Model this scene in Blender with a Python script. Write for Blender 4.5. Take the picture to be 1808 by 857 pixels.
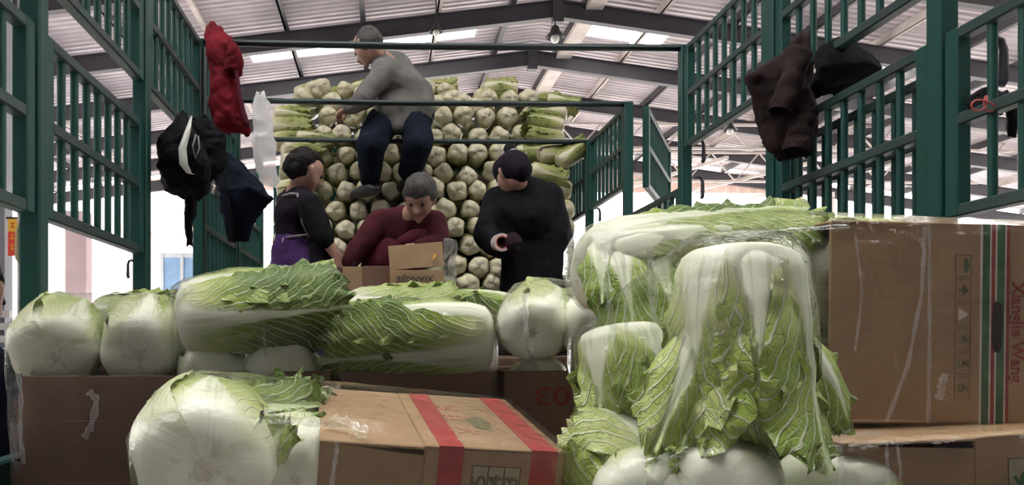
import bpy, bmesh, math, random
import numpy as np
from mathutils import Vector, Matrix

random.seed(7)
RNG = np.random.default_rng(11)
scene = bpy.context.scene
COL = scene.collection
for o in list(bpy.data.objects):
    bpy.data.objects.remove(o)

# ------------------------------------------------------------------ camera
F_PX, W_PX, H_PX = 1356.0, 1808.0, 857.0
YAW = math.radians(1.8)
CX = 680.0 + F_PX * math.tan(YAW)
CY = 606.0
CAM_Z = 0.60
cam = bpy.data.cameras.new('camera')
cam.sensor_width = 36.0
cam.lens = F_PX * 36.0 / W_PX
cam.shift_x = (W_PX / 2 - CX) / W_PX
cam.shift_y = (CY - H_PX / 2) / W_PX
cam.clip_start = 0.02
cam.clip_end = 400
camo = bpy.data.objects.new('camera', cam)
COL.objects.link(camo)
camo.location = (0, 0, CAM_Z)
camo.rotation_euler = (math.pi / 2, 0, -YAW)
scene.camera = camo

# ------------------------------------------------------------------ sky and exposure
world = bpy.data.worlds.new('overcast_sky')
scene.world = world
world.use_nodes = True
bgn = world.node_tree.nodes['Background']
bgn.inputs['Color'].default_value = (1.0, 0.975, 0.925, 1)
bgn.inputs['Strength'].default_value = 4.0
vs = scene.view_settings
vs.view_transform = 'Standard'
vs.look = 'None'
vs.gamma = 1.0
vs.use_curve_mapping = False
vs.exposure = 1.55


def P(px, py, Y):
    """world point on the plane Y seen at photo pixel (px, py)"""
    a = (px - CX) / F_PX
    b = (CY - py) / F_PX
    s = Y / (math.cos(YAW) - a * math.sin(YAW))
    return Vector((s * (math.sin(YAW) + a * math.cos(YAW)), Y, CAM_Z + s * b))


# ------------------------------------------------------------------ helpers
def tag(o, label=None, cat=None, group=None, kind=None):
    if label: o['label'] = label
    if cat: o['category'] = cat
    if group: o['group'] = group
    if kind: o['kind'] = kind
    return o


def empty(name, M=None, label=None, cat=None, group=None, kind=None, parent=None):
    o = bpy.data.objects.new(name, None)
    o.empty_display_size = 0.05
    COL.objects.link(o)
    if parent is not None:
        o.parent = parent
    if M is not None:
        if isinstance(M, Matrix):
            o.matrix_basis = M
        else:
            o.location = M
    return tag(o, label, cat, group, kind)


def add(name, me, mat=None, parent=None, M=None):
    o = bpy.data.objects.new(name, me)
    COL.objects.link(o)
    if mat is not None and len(me.materials) == 0:
        me.materials.append(mat)
    if parent is not None:
        o.parent = parent
    if M is not None:
        if isinstance(M, Matrix):
            o.matrix_basis = M
        else:
            o.location = M
    return o


def mesh(name, V, F, mat=None, smooth=False):
    me = bpy.data.meshes.new(name)
    V = np.asarray(V, dtype=float)
    me.from_pydata(V.tolist(), [], F)
    if smooth:
        me.polygons.foreach_set('use_smooth', np.ones(len(me.polygons), dtype=bool))
    if mat is not None:
        me.materials.append(mat)
    me.update()
    return me


class MB:
    """collects simple solids into one mesh"""
    def __init__(self):
        self.v, self.f = [], []

    def put(self, V, F):
        n = len(self.v)
        self.v += [tuple(p) for p in V]
        self.f += [tuple(i + n for i in q) for q in F]
        return self

    def box(self, x0, x1, y0, y1, z0, z1):
        V = [(x, y, z) for z in (z0, z1) for (x, y) in ((x0, y0), (x1, y0), (x1, y1), (x0, y1))]
        return self.put(V, [(3, 2, 1, 0), (4, 5, 6, 7), (0, 1, 5, 4), (1, 2, 6, 5), (2, 3, 7, 6), (3, 0, 4, 7)])

    def cbox(self, x0, x1, y0, y1, z0, z1, b=0.003):
        """box with chamfered edges"""
        c = [((x0 + x1) / 2, (x1 - x0) / 2), ((y0 + y1) / 2, (y1 - y0) / 2), ((z0 + z1) / 2, (z1 - z0) / 2)]
        V, idx = [], {}
        for sx in (-1, 1):
            for sy in (-1, 1):
                for sz in (-1, 1):
                    for ax in range(3):
                        s = (sx, sy, sz)
                        p = []
                        for k in range(3):
                            p.append(c[k][0] + s[k] * (c[k][1] - (0 if k == ax else b)))
                        idx[(sx, sy, sz, ax)] = len(V)
                        V.append(tuple(p))
        Fc = []
        q = ((-1, -1), (1, -1), (1, 1), (-1, 1))
        for ax in range(3):
            o1, o2 = (ax + 1) % 3, (ax + 2) % 3
            for s in (-1, 1):
                face = []
                for (a, d) in q:
                    k = [0, 0, 0]; k[ax] = s; k[o1] = a; k[o2] = d
                    face.append(idx[(k[0], k[1], k[2], ax)])
                Fc.append(tuple(face if s > 0 else face[::-1]))
        for ax in range(3):           # edges along ax
            o1, o2 = (ax + 1) % 3, (ax + 2) % 3
            for a in (-1, 1):
                for d in (-1, 1):
                    k0 = [0, 0, 0]; k0[ax] = -1; k0[o1] = a; k0[o2] = d
                    k1 = list(k0); k1[ax] = 1
                    face = [idx[(*k0, o1)], idx[(*k1, o1)], idx[(*k1, o2)], idx[(*k0, o2)]]
                    Fc.append(tuple(face if a * d < 0 else face[::-1]))
        for sx in (-1, 1):
            for sy in (-1, 1):
                for sz in (-1, 1):
                    face = [idx[(sx, sy, sz, 0)], idx[(sx, sy, sz, 1)], idx[(sx, sy, sz, 2)]]
                    Fc.append(tuple(face if sx * sy * sz > 0 else face[::-1]))
        return self.put(V, Fc)

    def tube(self, pts, r, n=8, cap=True):
        """round bar along a polyline; r a number or one per point"""
        pts = [Vector(p) for p in pts]
        rs = r if isinstance(r, (list, tuple)) else [r] * len(pts)
        V, Fc = [], []
        ref = None
        for i, p in enumerate(pts):
            t = (pts[min(i + 1, len(pts) - 1)] - pts[max(i - 1, 0)]).normalized()
            if ref is None:
                ref = Vector((0, 0, 1)) if abs(t.z) < 0.9 else Vector((1, 0, 0))
            u = (ref - t * ref.dot(t)).normalized()
            w = t.cross(u)
            ref = u
            for k in range(n):
                a = 2 * math.pi * k / n
                V.append(p + (u * math.cos(a) + w * math.sin(a)) * rs[i])
        for i in range(len(pts) - 1):
            for k in range(n):
                k2 = (k + 1) % n
                Fc.append((i * n + k, i * n + k2, (i + 1) * n + k2, (i + 1) * n + k))
        if cap:
            Fc.append(tuple(range(n))[::-1])
            Fc.append(tuple((len(pts) - 1) * n + k for k in range(n)))
        return self.put(V, Fc)

    def beam(self, p0, p1, w, h, up=(0, 0, 1)):
        """rectangular bar between two points, h measured along up"""
        p0, p1, up = Vector(p0), Vector(p1), Vector(up)
        t = (p1 - p0).normalized()
        s = t.cross(up).normalized()
        u = s.cross(t).normalized()
        V = []
        for p in (p0, p1):
            for (a, d) in ((-1, -1), (1, -1), (1, 1), (-1, 1)):
                V.append(p + s * (a * w / 2) + u * (d * h / 2))
        return self.put(V, [(0, 1, 2, 3), (7, 6, 5, 4), (0, 4, 5, 1), (1, 5, 6, 2), (2, 6, 7, 3), (3, 7, 4, 0)])

    def mesh(self, name, mat=None, smooth=False):
        me = mesh(name, np.array([tuple(p) for p in self.v]), self.f, mat, smooth)
        return me

    def obj(self, name, mat=None, parent=None, M=None, smooth=False):
        return add(name, self.mesh(name, mat, smooth), mat, parent, M)


def fix_normals(me):
    bm = bmesh.new(); bm.from_mesh(me)
    bmesh.ops.recalc_face_normals(bm, faces=bm.faces)
    bm.to_mesh(me); bm.free()


def smooth_by_angle(me, deg=40):
    me.polygons.foreach_set('use_smooth', np.ones(len(me.polygons), dtype=bool))
    try:
        me.set_sharp_from_angle(angle=math.radians(deg))
    except Exception:
        pass


def frame_z(p0, p1, roll=0.0, hint=(0, -1, 0)):
    """matrix whose local Z runs p0 -> p1 and whose local X faces hint (then rolled)"""
    z = (Vector(p1) - Vector(p0)).normalized()
    h = Vector(hint)
    x = (h - z * h.dot(z))
    if x.length < 1e-4:
        x = Vector((1, 0, 0)) - z * z.x
    x.normalize()
    y = z.cross(x)
    M = Matrix((x, y, z)).transposed().to_4x4()
    M.translation = Vector(p0)
    return M @ Matrix.Rotation(roll, 4, 'Z')


# ------------------------------------------------------------------ materials
MAT = {}


class NT:
    def __init__(self, name):
        m = bpy.data.materials.new(name)
        m.use_nodes = True
        self.m = m
        self.t = m.node_tree
        self.b = self.t.nodes['Principled BSDF']
        self.out = self.t.nodes['Material Output']

    def n(self, kind, **kw):
        nd = self.t.nodes.new('ShaderNode' + kind)
        for k, v in kw.items():
            setattr(nd, k, v)
        return nd

    def link(self, a, b):
        self.t.links.new(a, b)

    def val(self, sock, v):
        if hasattr(v, 'is_linked') or hasattr(v, 'links'):
            self.link(v, sock)
        else:
            sock.default_value = v

    def math(self, op, a, b=None, c=None, clamp=False):
        nd = self.n('Math', operation=op, use_clamp=clamp)
        self.val(nd.inputs[0], a)
        if b is not None: self.val(nd.inputs[1], b)
        if c is not None: self.val(nd.inputs[2], c)
        return nd.outputs[0]

    def sstep(self, x, lo, hi, a=0.0, b=1.0):
        nd = self.n('MapRange', interpolation_type='SMOOTHSTEP')
        self.val(nd.inputs[0], x); self.val(nd.inputs[1], lo); self.val(nd.inputs[2], hi)
        self.val(nd.inputs[3], a); self.val(nd.inputs[4], b)
        return nd.outputs[0]

    def mix(self, f, a, b, mode='MIX'):
        nd = self.n('Mix', data_type='RGBA', blend_type=mode)
        self.val(nd.inputs[0], f)
        self.val(nd.inputs[6], a if not isinstance(a, tuple) else (*a[:3], 1))
        self.val(nd.inputs[7], b if not isinstance(b, tuple) else (*b[:3], 1))
        return nd.outputs[2]

    def noise(self, vec, scale, detail=2.0, rough=0.5):
        nd = self.n('TexNoise')
        if vec is not None: self.link(vec, nd.inputs['Vector'])
        nd.inputs['Scale'].default_value = scale
        nd.inputs['Detail'].default_value = detail
        nd.inputs['Roughness'].default_value = rough
        return nd.outputs[0]

    def obj(self):
        return self.n('TexCoord').outputs['Object']

    def scaled(self, vec, s):
        nd = self.n('Mapping')
        self.link(vec, nd.inputs[0])
        nd.inputs['Scale'].default_value = s
        return nd.outputs[0]

    def bump(self, h, strength=0.3, dist=0.01):
        nd = self.n('Bump')
        self.link(h, nd.inputs['Height'])
        nd.inputs['Strength'].default_value = strength
        nd.inputs['Distance'].default_value = dist
        self.link(nd.outputs[0], self.b.inputs['Normal'])

    def set(self, color=None, rough=None, metal=None, spec=None):
        if color is not None:
            self.val(self.b.inputs['Base Color'], color if not isinstance(color, tuple) else (*color[:3], 1))
        if rough is not None: self.val(self.b.inputs['Roughness'], rough)
        if metal is not None: self.val(self.b.inputs['Metallic'], metal)
        if spec is not None: self.val(self.b.inputs['Specular IOR Level'], spec)
        return self


def plain(name, color, rough=0.6, var=0.25, scale=6.0, bump=0.0, metal=0.0, bscale=None, spec=None):
    """a colour with soft mottling and a little relief"""
    t = NT(name)
    c = t.obj()
    nz = t.noise(c, scale, 4.0, 0.6)
    dark = tuple(x * (1 - var) for x in color)
    lite = tuple(min(1, x * (1 + var)) for x in color)
    t.set(t.mix(t.sstep(nz, 0.3, 0.7), dark, lite), rough, metal, spec)
    if bump:
        t.bump(t.noise(c, bscale or scale * 4, 3.0), bump, 0.01)
    MAT[name] = t.m
    return t.m


# painted green steel, dusty and scuffed
def green_paint(name, base, dusty, amount):
    t = NT(name)
    c = t.obj()
    nz = t.noise(c, 9.0, 5.0, 0.65)
    fine = t.noise(t.scaled(c, (60, 60, 8)), 1.0, 3.0)
    f = t.math('ADD', t.math('MULTIPLY', t.sstep(nz, 0.42, 0.75), 0.55), amount, clamp=True)
    col = t.mix(f, base, dusty)
    chips = t.sstep(t.noise(c, 34.0, 3.0, 0.7), 0.70, 0.76)
    t.set(t.mix(chips, col, (0.07, 0.05, 0.04)), 0.42, 0.0, 0.45)
    t.bump(fine, 0.08, 0.004)
    MAT[name] = t.m


green_paint('green_paint', (0.006, 0.060, 0.052), (0.022, 0.066, 0.062), 0.05)
green_paint('green_rail', (0.014, 0.055, 0.05), (0.052, 0.060, 0.063), 0.35)
green_paint('dark_bar', (0.012, 0.03, 0.03), (0.03, 0.04, 0.042), 0.2)
plain('steel_dark', (0.045, 0.042, 0.052), 0.55, 0.25, 0.7)
plain('steel_pale', (0.50, 0.44, 0.42), 0.6, 0.15, 2.0)
plain('roof_sheet', (0.53, 0.475, 0.51), 0.5, 0.22, 0.35)
plain('fascia_sheet', (0.74, 0.53, 0.47), 0.6, 0.12, 0.6)
plain('concrete', (0.50, 0.48, 0.46), 0.85, 0.2, 0.8, 0.2)
plain('bed_steel', (0.10, 0.085, 0.075), 0.7, 0.4, 4.0, 0.3)
plain('grey_wall', (0.22, 0.22, 0.25), 0.8, 0.15, 0.6)
plain('pink_wall', (0.56, 0.42, 0.44), 0.8, 0.1, 0.8)
plain('pale_steel_paint', (0.55, 0.52, 0.5), 0.5, 0.15, 2.0)
plain('container_blue', (0.33, 0.53, 0.82), 0.5, 0.15, 1.0)
plain('container_white', (0.75, 0.8, 0.85), 0.5, 0.08, 1.0)
plain('banner_red', (0.80, 0.07, 0.03), 0.6, 0.08, 3.0)
plain('banner_yellow', (0.95, 0.55, 0.05), 0.6, 0.08, 3.0)
plain('hook_brass', (0.42, 0.36, 0.22), 0.45, 0.2, 9.0)
plain('black_plastic', (0.015, 0.015, 0.018), 0.4, 0.2, 8.0)
plain('bulb_glass', (0.75, 0.74, 0.7), 0.2, 0.05, 8.0)
plain('red_cord', (0.55, 0.10, 0.10), 0.6, 0.15, 30.0)
plain('cloth_red', (0.135, 0.005, 0.012), 0.85, 0.3, 6.0, 0.25, bscale=60, spec=0.15)
plain('cloth_black', (0.0035, 0.004, 0.0065), 0.8, 0.35, 7.0, 0.3, bscale=60, spec=0.15)
plain('cloth_navy', (0.0045, 0.0075, 0.018), 0.85, 0.3, 7.0, 0.3, bscale=60, spec=0.15)
plain('cloth_maroon', (0.048, 0.0085, 0.014), 0.85, 0.3, 7.0, 0.3, bscale=60, spec=0.15)
plain('cloth_apron', (0.085, 0.012, 0.026), 0.75, 0.3, 7.0, 0.3, bscale=60, spec=0.15)
plain('cloth_brown', (0.023, 0.0125, 0.0135), 0.85, 0.3, 9.0, 0.35, bscale=90, spec=0.15)
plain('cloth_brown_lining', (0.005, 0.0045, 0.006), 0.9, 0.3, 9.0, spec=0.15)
plain('cloth_grey', (0.145, 0.138, 0.132), 0.9, 0.18, 7.0, 0.3, bscale=60, spec=0.15)
plain('cloth_plum', (0.0095, 0.006, 0.013), 0.85, 0.3, 7.0, 0.3, bscale=60, spec=0.15)
plain('cloth_purple', (0.055, 0.022, 0.1), 0.85, 0.25, 7.0, 0.3, bscale=60, spec=0.15)
plain('strap_grey', (0.24, 0.20, 0.22), 0.8, 0.15, 12.0)
plain('skin', (0.40, 0.22, 0.17), 0.6, 0.12, 14.0, 0.1)
plain('hair_dark', (0.011, 0.009, 0.009), 0.6, 0.35, 30.0, 0.5, bscale=80, spec=0.15)
plain('hair_grey', (0.075, 0.07, 0.07), 0.7, 0.3, 40.0, 0.5, bscale=90, spec=0.15)
plain('eye_dark', (0.02, 0.015, 0.012), 0.3, 0.1)
plain('lip', (0.36, 0.12, 0.11), 0.6, 0.1)
plain('glove', (0.02, 0.009, 0.014), 0.8, 0.2, 20.0, spec=0.15)
plain('tape_core', (0.62, 0.12, 0.07), 0.7, 0.15, 20.0)
plain('tape_ring', (0.72, 0.62, 0.60), 0.25, 0.08, 20.0)
plain('ink_red', (0.26, 0.035, 0.030), 0.6, 0.2, 40.0)
plain('ink_red_bright', (0.34, 0.036, 0.036), 0.55, 0.15, 30.0)
plain('ink_green', (0.045, 0.12, 0.05), 0.6, 0.2, 40.0)
plain('ink_olive', (0.13, 0.12, 0.055), 0.6, 0.2, 40.0)
plain('ink_brown', (0.12, 0.065, 0.03), 0.6, 0.2, 40.0)
plain('ink_black', (0.05, 0.04, 0.035), 0.6, 0.2, 40.0)
plain('ink_pale', (0.34, 0.30, 0.19), 0.6, 0.1, 40.0)
plain('ink_faded', (0.42, 0.20, 0.14), 0.6, 0.1, 40.0)
plain('ink_line', (0.62, 0.54, 0.48), 0.6, 0.1, 40.0)
plain('hole_dark', (0.02, 0.014, 0.01), 0.9, 0.2, 20.0)


def cardboard(name, color):
    t = NT(name)
    c = t.obj()
    big = t.noise(c, 5.0, 4.0, 0.6)
    fib = t.noise(t.scaled(c, (25, 25, 160)), 1.0, 3.0)
    col = t.mix(t.sstep(big, 0.3, 0.7), tuple(x * 0.88 for x in color), tuple(x * 1.08 for x in color))
    col = t.mix(t.math('MULTIPLY', t.sstep(fib, 0.4, 0.7), 0.14), col, (0.22, 0.13, 0.07))
    t.set(col, 0.62, 0.0, 0.35)
    t.bump(t.noise(c, 14.0, 3.0), 0.25, 0.01)
    MAT[name] = t.m


cardboard('card', (0.36, 0.235, 0.135))
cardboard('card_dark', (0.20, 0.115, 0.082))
cardboard('card_inner', (0.26, 0.175, 0.11))


# stretch film: clear, thin, glossy, wrinkled
def film(name, clear, wrinkle, tint=(0.985, 0.99, 0.99)):
    t = NT(name)
    c = t.obj()
    w1 = t.noise(t.scaled(c, (9, 9, 34)), 1.0, 4.0, 0.62)
    w2 = t.noise(t.scaled(c, (46, 30, 12)), 1.0, 3.0, 0.6)
    h = t.math('ADD', t.math('MULTIPLY', w1, 0.7), t.math('MULTIPLY', w2, 0.5))
    bp = t.n('Bump')
    t.link(h, bp.inputs['Height'])
    bp.inputs['Strength'].default_value = wrinkle
    bp.inputs['Distance'].default_value = 0.02
    tr = t.n('BsdfTransparent')
    tr.inputs[0].default_value = (*tint, 1)
    gl = t.n('BsdfGlossy')
    gl.inputs['Color'].default_value = (1, 1, 1, 1)
    gl.inputs['Roughness'].default_value = 0.16
    t.link(bp.outputs[0], gl.inputs['Normal'])
    lw = t.n('LayerWeight')
    lw.inputs['Blend'].default_value = 0.22
    t.link(bp.outputs[0], lw.inputs['Normal'])
    ridge = t.sstep(t.noise(t.scaled(c, (30, 30, 7)), 1.0, 2.0, 0.5), 0.66, 0.74)
    f = t.math('ADD', t.math('MULTIPLY', lw.outputs['Fresnel'], 0.55), clear, clamp=True)
    f = t.math('ADD', f, t.math('MULTIPLY', ridge, 0.06), clamp=True)
    mx = t.n('MixShader')
    t.link(f, mx.inputs[0]); t.link(tr.outputs[0], mx.inputs[1]); t.link(gl.outputs[0], mx.inputs[2])
    t.link(mx.outputs[0], t.out.inputs['Surface'])
    MAT[name] = t.m


film('film', 0.02, 0.55)
film('film_fold', 0.16, 0.4)
_t = MAT['film_fold'].node_tree          # gathered film scatters a little white light
_mx = [n for n in _t.nodes if n.type == 'MIX_SHADER'][0]
_df = _t.nodes.new('ShaderNodeBsdfDiffuse'); _df.inputs[0].default_value = (0.85, 0.86, 0.86, 1)
_m2 = _t.nodes.new('ShaderNodeMixShader'); _m2.inputs[0].default_value = 0.12
_t.links.new(_mx.outputs[0], _m2.inputs[1]); _t.links.new(_df.outputs[0], _m2.inputs[2])
_t.links.new(_m2.outputs[0], _t.nodes['Material Output'].inputs['Surface'])


def sheet_clear(name, frac, col):
    t = NT(name)
    tr = t.n('BsdfTransparent'); tr.inputs[0].default_value = (0.97, 0.98, 0.98, 1)
    tl = t.n('BsdfTranslucent'); tl.inputs[0].default_value = (*col, 1)
    df = t.n('BsdfDiffuse'); df.inputs[0].default_value = (*col, 1)
    m1 = t.n('MixShader'); m1.inputs[0].default_value = 0.5
    t.link(tl.outputs[0], m1.inputs[1]); t.link(df.outputs[0], m1.inputs[2])
    m2 = t.n('MixShader')
    nz = t.noise(t.obj(), 1.2, 3.0)
    t.link(t.sstep(nz, 0.2, 0.8, frac * 0.8, min(1, frac * 1.2)), m2.inputs[0])
    t.link(tr.outputs[0], m2.inputs[1]); t.link(m1.outputs[0], m2.inputs[2])
    t.link(m2.outputs[0], t.out.inputs['Surface'])
    MAT[name] = t.m


sheet_clear('skylight', 0.12, (0.85, 0.87, 0.9))
sheet_clear('bag_film', 0.5, (0.9, 0.88, 0.9))


# ------------------------------------------------------------------ napa cabbage leaf
# attribute lf = (lateral metres, metres from the root, fraction of the length), attribute lg = green depth of this leaf
def leaf_material(name, tone=(1, 1, 1)):
    t = NT(name)
    at = t.n('Attribute'); at.attribute_name = 'lf'
    ag = t.n('Attribute'); ag.attribute_name = 'lg'
    sp = t.n('SeparateXYZ'); t.link(at.outputs['Vector'], sp.inputs[0])
    sg = t.n('SeparateXYZ'); t.link(ag.outputs['Vector'], sg.inputs[0])
    u, v, tt = sp.outputs[0], sp.outputs[1], sp.outputs[2]
    green, ident, frac = sg.outputs[0], sg.outputs[1], sg.outputs[2]
    cb = t.n('CombineXYZ')
    t.link(u, cb.inputs[0]); t.link(v, cb.inputs[1]); t.link(ident, cb.inputs[2])
    co = cb.outputs[0]
    wob = t.math('SUBTRACT', t.noise(co, 11.0, 2.0), 0.5)
    wob2 = t.math('SUBTRACT', t.noise(t.scaled(co, (1, 1, 2.3)), 55.0, 2.0), 0.5)
    uu = t.math('ADD', u, t.math('MULTIPLY', wob, 0.012))
    au = t.math('ABSOLUTE', uu)
    side = t.math('SIGN', u)
    # midrib: broad at the root, narrowing to the tip
    inv = t.math('SUBTRACT', 1.0, tt, clamp=True)
    mw = t.math('ADD', t.math('MULTIPLY', t.math('POWER', inv, 2.3), 0.042), 0.0020)
    rib = t.sstep(t.math('SUBTRACT', au, mw), t.sstep(tt, 0.1, 0.6, 0.012, 0.003), t.sstep(tt, 0.1, 0.6, -0.010, -0.002))
    # side veins sweep up and out from the midrib
    q = t.math('MAXIMUM', t.math('SUBTRACT', au, mw), 0.0)
    bend = t.math('POWER', t.math('DIVIDE', q, 1.25), 0.67)
    ph = t.math('SUBTRACT', v, bend)
    ph = t.math('ADD', ph, t.math('MULTIPLY', wob, 0.085))
    ph = t.math('ADD', ph, t.math('MULTIPLY', wob2, 0.010))
    ph = t.math('ADD', t.math('DIVIDE', ph, 0.034), t.math('MULTIPLY', side, 0.27))
    ph = t.math('ADD', ph, t.math('MULTIPLY', ident, 3.7))
    d = t.math('MULTIPLY', t.math('ABSOLUTE', t.math('SUBTRACT', t.math('FRACT', ph), 0.5)), 0.036 * 0.6)
    w = t.math('MAXIMUM', t.math('SUBTRACT', 0.0024, t.math('MULTIPLY', q, 0.018)), 0.0007)
    vein = t.sstep(t.math('SUBTRACT', d, w), 0.0011, -0.0007)
    d2 = t.math('MULTIPLY', t.math('ABSOLUTE', t.math('SUBTRACT', t.math('FRACT', t.math('MULTIPLY_ADD', ph, 2.0, 0.5)), 0.5)), 0.018 * 0.6)
    v2 = t.math('MULTIPLY', t.sstep(d2, 0.0015, 0.0004), t.sstep(q, 0.012, 0.04, 0.0, 0.40))
    vein = t.math('MULTIPLY', t.math('MAXIMUM', vein, v2), t.sstep(tt, 0.10, 0.34))
    # fine net between the veins
    vo = t.n('TexVoronoi', feature='DISTANCE_TO_EDGE')
    cd = t.n('VectorMath', operation='ADD')
    t.link(co, cd.inputs[0])
    cw = t.n('CombineXYZ')
    t.link(t.math('MULTIPLY', wob2, 0.012), cw.inputs[0]); t.link(t.math('MULTIPLY', wob, 0.02), cw.inputs[1])
    t.link(cw.outputs[0], cd.inputs[1])
    t.link(t.scaled(cd.outputs[0], (1.25, 0.8, 1)), vo.inputs['Vector'])
    vo.inputs['Scale'].default_value = 95.0
    net = t.math('MULTIPLY', t.sstep(vo.outputs['Distance'], 0.10, 0.02), t.sstep(tt, 0.28, 0.6))
    cellv = vo.outputs['Distance']
    # blade colour
    blotch = t.noise(co, 24.0, 4.0, 0.6)
    g = t.math('ADD', green, t.math('MULTIPLY', t.math('SUBTRACT', blotch, 0.5), 0.7))
    g = t.math('MULTIPLY', g, t.sstep(tt, 0.06, 0.62, 0.06, 1.0), clamp=True)
    ramp = t.n('ValToRGB')
    cr = ramp.color_ramp
    cr.elements[0].position = 0.0; cr.elements[0].color = (0.72, 0.72, 0.54, 1)
    cr.elements[1].position = 1.0; cr.elements[1].color = (0.040, 0.085, 0.018, 1)
    for pos, colr in ((0.20, (0.53, 0.60, 0.22)), (0.42, (0.31, 0.42, 0.070)), (0.68, (0.120, 0.205, 0.036))):
        e = cr.elements.new(pos); e.color = (*colr, 1)
    t.link(g, ramp.inputs[0])
    base = ramp.outputs[0]
    veincol = t.mix(g, (0.74, 0.75, 0.56), (0.50, 0.58, 0.33))
    col = t.mix(t.math('MULTIPLY', net, 0.16), base, veincol)
    col = t.mix(t.math('MULTIPLY', vein, 0.85), col, veincol)
    stri = t.noise(t.scaled(co, (130, 4, 1)), 1.0, 2.0)
    ribc = t.mix(t.math('MULTIPLY', t.sstep(stri, 0.42, 0.62), t.sstep(tt, 0.08, 0.25)), (0.75, 0.75, 0.62), (0.55, 0.59, 0.42))
    ribc = t.mix(t.sstep(tt, 0.35, 1.0), ribc, (0.52, 0.62, 0.36))
    col = t.mix(rib, col, ribc)
    # overall tone; darkens the heap copy for its weaker light
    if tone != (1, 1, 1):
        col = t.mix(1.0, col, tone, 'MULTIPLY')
    t.set(col, 0.42, 0.0, 0.42)
    hgt = t.math('ADD', t.math('MULTIPLY', vein, 0.8), t.math('MULTIPLY', t.math('SUBTRACT', 1.0, net), 0.35))
    hgt = t.math('ADD', hgt, t.math('MULTIPLY', t.noise(co, 60.0, 3.0), 0.5))
    keep = t.math('SUBTRACT', 1.0, rib)
    hgt = t.math('ADD', t.math('MULTIPLY', hgt, keep), t.math('MULTIPLY', stri, t.math('MULTIPLY', rib, 0.25)))
    t.bump(hgt, 0.8, 0.005)
    # thin leaves let some light through
    tl = t.n('BsdfTranslucent')
    t.link(col, tl.inputs[0])
    mx = t.n('MixShader')
    t.link(t.math('MULTIPLY', keep, 0.16), mx.inputs[0])
    t.link(t.b.outputs[0], mx.inputs[1]); t.link(tl.outputs[0], mx.inputs[2])
    t.link(mx.outputs[0], t.out.inputs['Surface'])
    MAT[name] = t.m


leaf_material('leaf')
leaf_material('leaf_heap_dim', (0.72, 0.65, 0.58))      # tanner heap copy, darkened to stand for the weaker light there
# cut root end
t_ = NT('root_cut')
nz_ = t_.noise(t_.obj(), 60.0, 4.0, 0.6)
t_.set(t_.mix(t_.sstep(nz_, 0.3, 0.7), (0.58, 0.55, 0.43), (0.66, 0.63, 0.51)), 0.7)
t_.bump(nz_, 0.3, 0.004)
MAT['root_cut'] = t_.m
# ================================================================== the market hall
GZ = -1.05                      # hall ground; the truck bed is z = 0
RIDGE_X, SLOPE = 5.2, 0.13
RIDGE_Z = CAM_Z + 9.8           # underside of the rafters at the ridge
X_L, X_R = -24.0, 36.0
Y_N, Y_F = -13.0, 39.0
RAFT_Y = [-9.0 + 4.0 * k for k in range(0, 13)]        # -9 .. 39


def roof_z(x, up=0.0):
    return RIDGE_Z - SLOPE * abs(x - RIDGE_X) + up


g = MB().box(-90, 110, -30, 160, GZ - 0.2, GZ)
tag(g.obj('floor', MAT['concrete']), 'grey concrete market floor around the truck', kind='structure')

ceil = empty('ceiling', (0, 0, 0), kind='structure')
ceil['label'] = 'pitched corrugated market roof with dark steel rafters'


def sheet(x0, x1, y0, y1):
    """corrugated sheet, ribs running down the slope"""
    pitch, hgt = 0.28, 0.045
    ys = []
    k = math.floor(y0 / pitch)
    y = y0
    prof = ((0.0, 0), (0.35, 0), (0.5, 1), (0.85, 1), (1.0, 0))
    out = []
    while k * pitch < y1:
        for (a, h) in prof[:-1]:
            yy = (k + a) * pitch
            if y0 <= yy <= y1:
                out.append((yy, h * hgt))
        k += 1
    out = [(y0, 0)] + out + [(y1, 0)]
    V, Fc = [], []
    nb = len(out)
    for x in (x0, x1):
        for (yy, h) in out:
            V.append((x, yy, roof_z(x, 0.80 + h)))
    for i in range(nb - 1):
        Fc.append((i, i + 1, nb + i + 1, nb + i))
    return mesh('roof_sheet', V, Fc, MAT['roof_sheet'])


for i in range(len(RAFT_Y)):
    ya = Y_N if i == 0 else RAFT_Y[i - 1]
    yb = RAFT_Y[i]
    s0, s1 = ya + 1.9, ya + 2.75
    if ya == -1: s0, s1 = ya + 0.15, ya + 3.85      # unseen clear bay, added for top light on the foreground
    clear = [(X_L + 4 + 2.25 * q, X_L + 4 + 2.25 * q + 2.2) for q in range(23)] if ya == -1 else []        # clear sheets of that added bay
    for (x0, x1, sky) in ((X_L, RIDGE_X, [c for c in clear if c[1] < RIDGE_X] or (((-4.4, 3.0),) if ya == 23 else ())), (RIDGE_X, X_R, [c for c in clear if c[0] > RIDGE_X] or (((6.7, 9.3), (13.5, 17.5), (23.0, 28.0)) if ya == 23 else ()))):
        add('roof_sheet', sheet(x0, x1, ya, s0), parent=ceil)
        add('roof_sheet', sheet(x0, x1, s1, yb), parent=ceil)
        xa = x0
        for (a, b_) in sky:
            add('roof_sheet', sheet(xa, a, s0, s1), parent=ceil)
            m = sheet(a, b_, s0, s1)
            m.materials[0] = MAT['skylight']; m.name = 'skylight_panel'
            add('skylight_panel', m, parent=ceil)
            xa = b_
        add('roof_sheet', sheet(xa, x1, s0, s1), parent=ceil)

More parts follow.
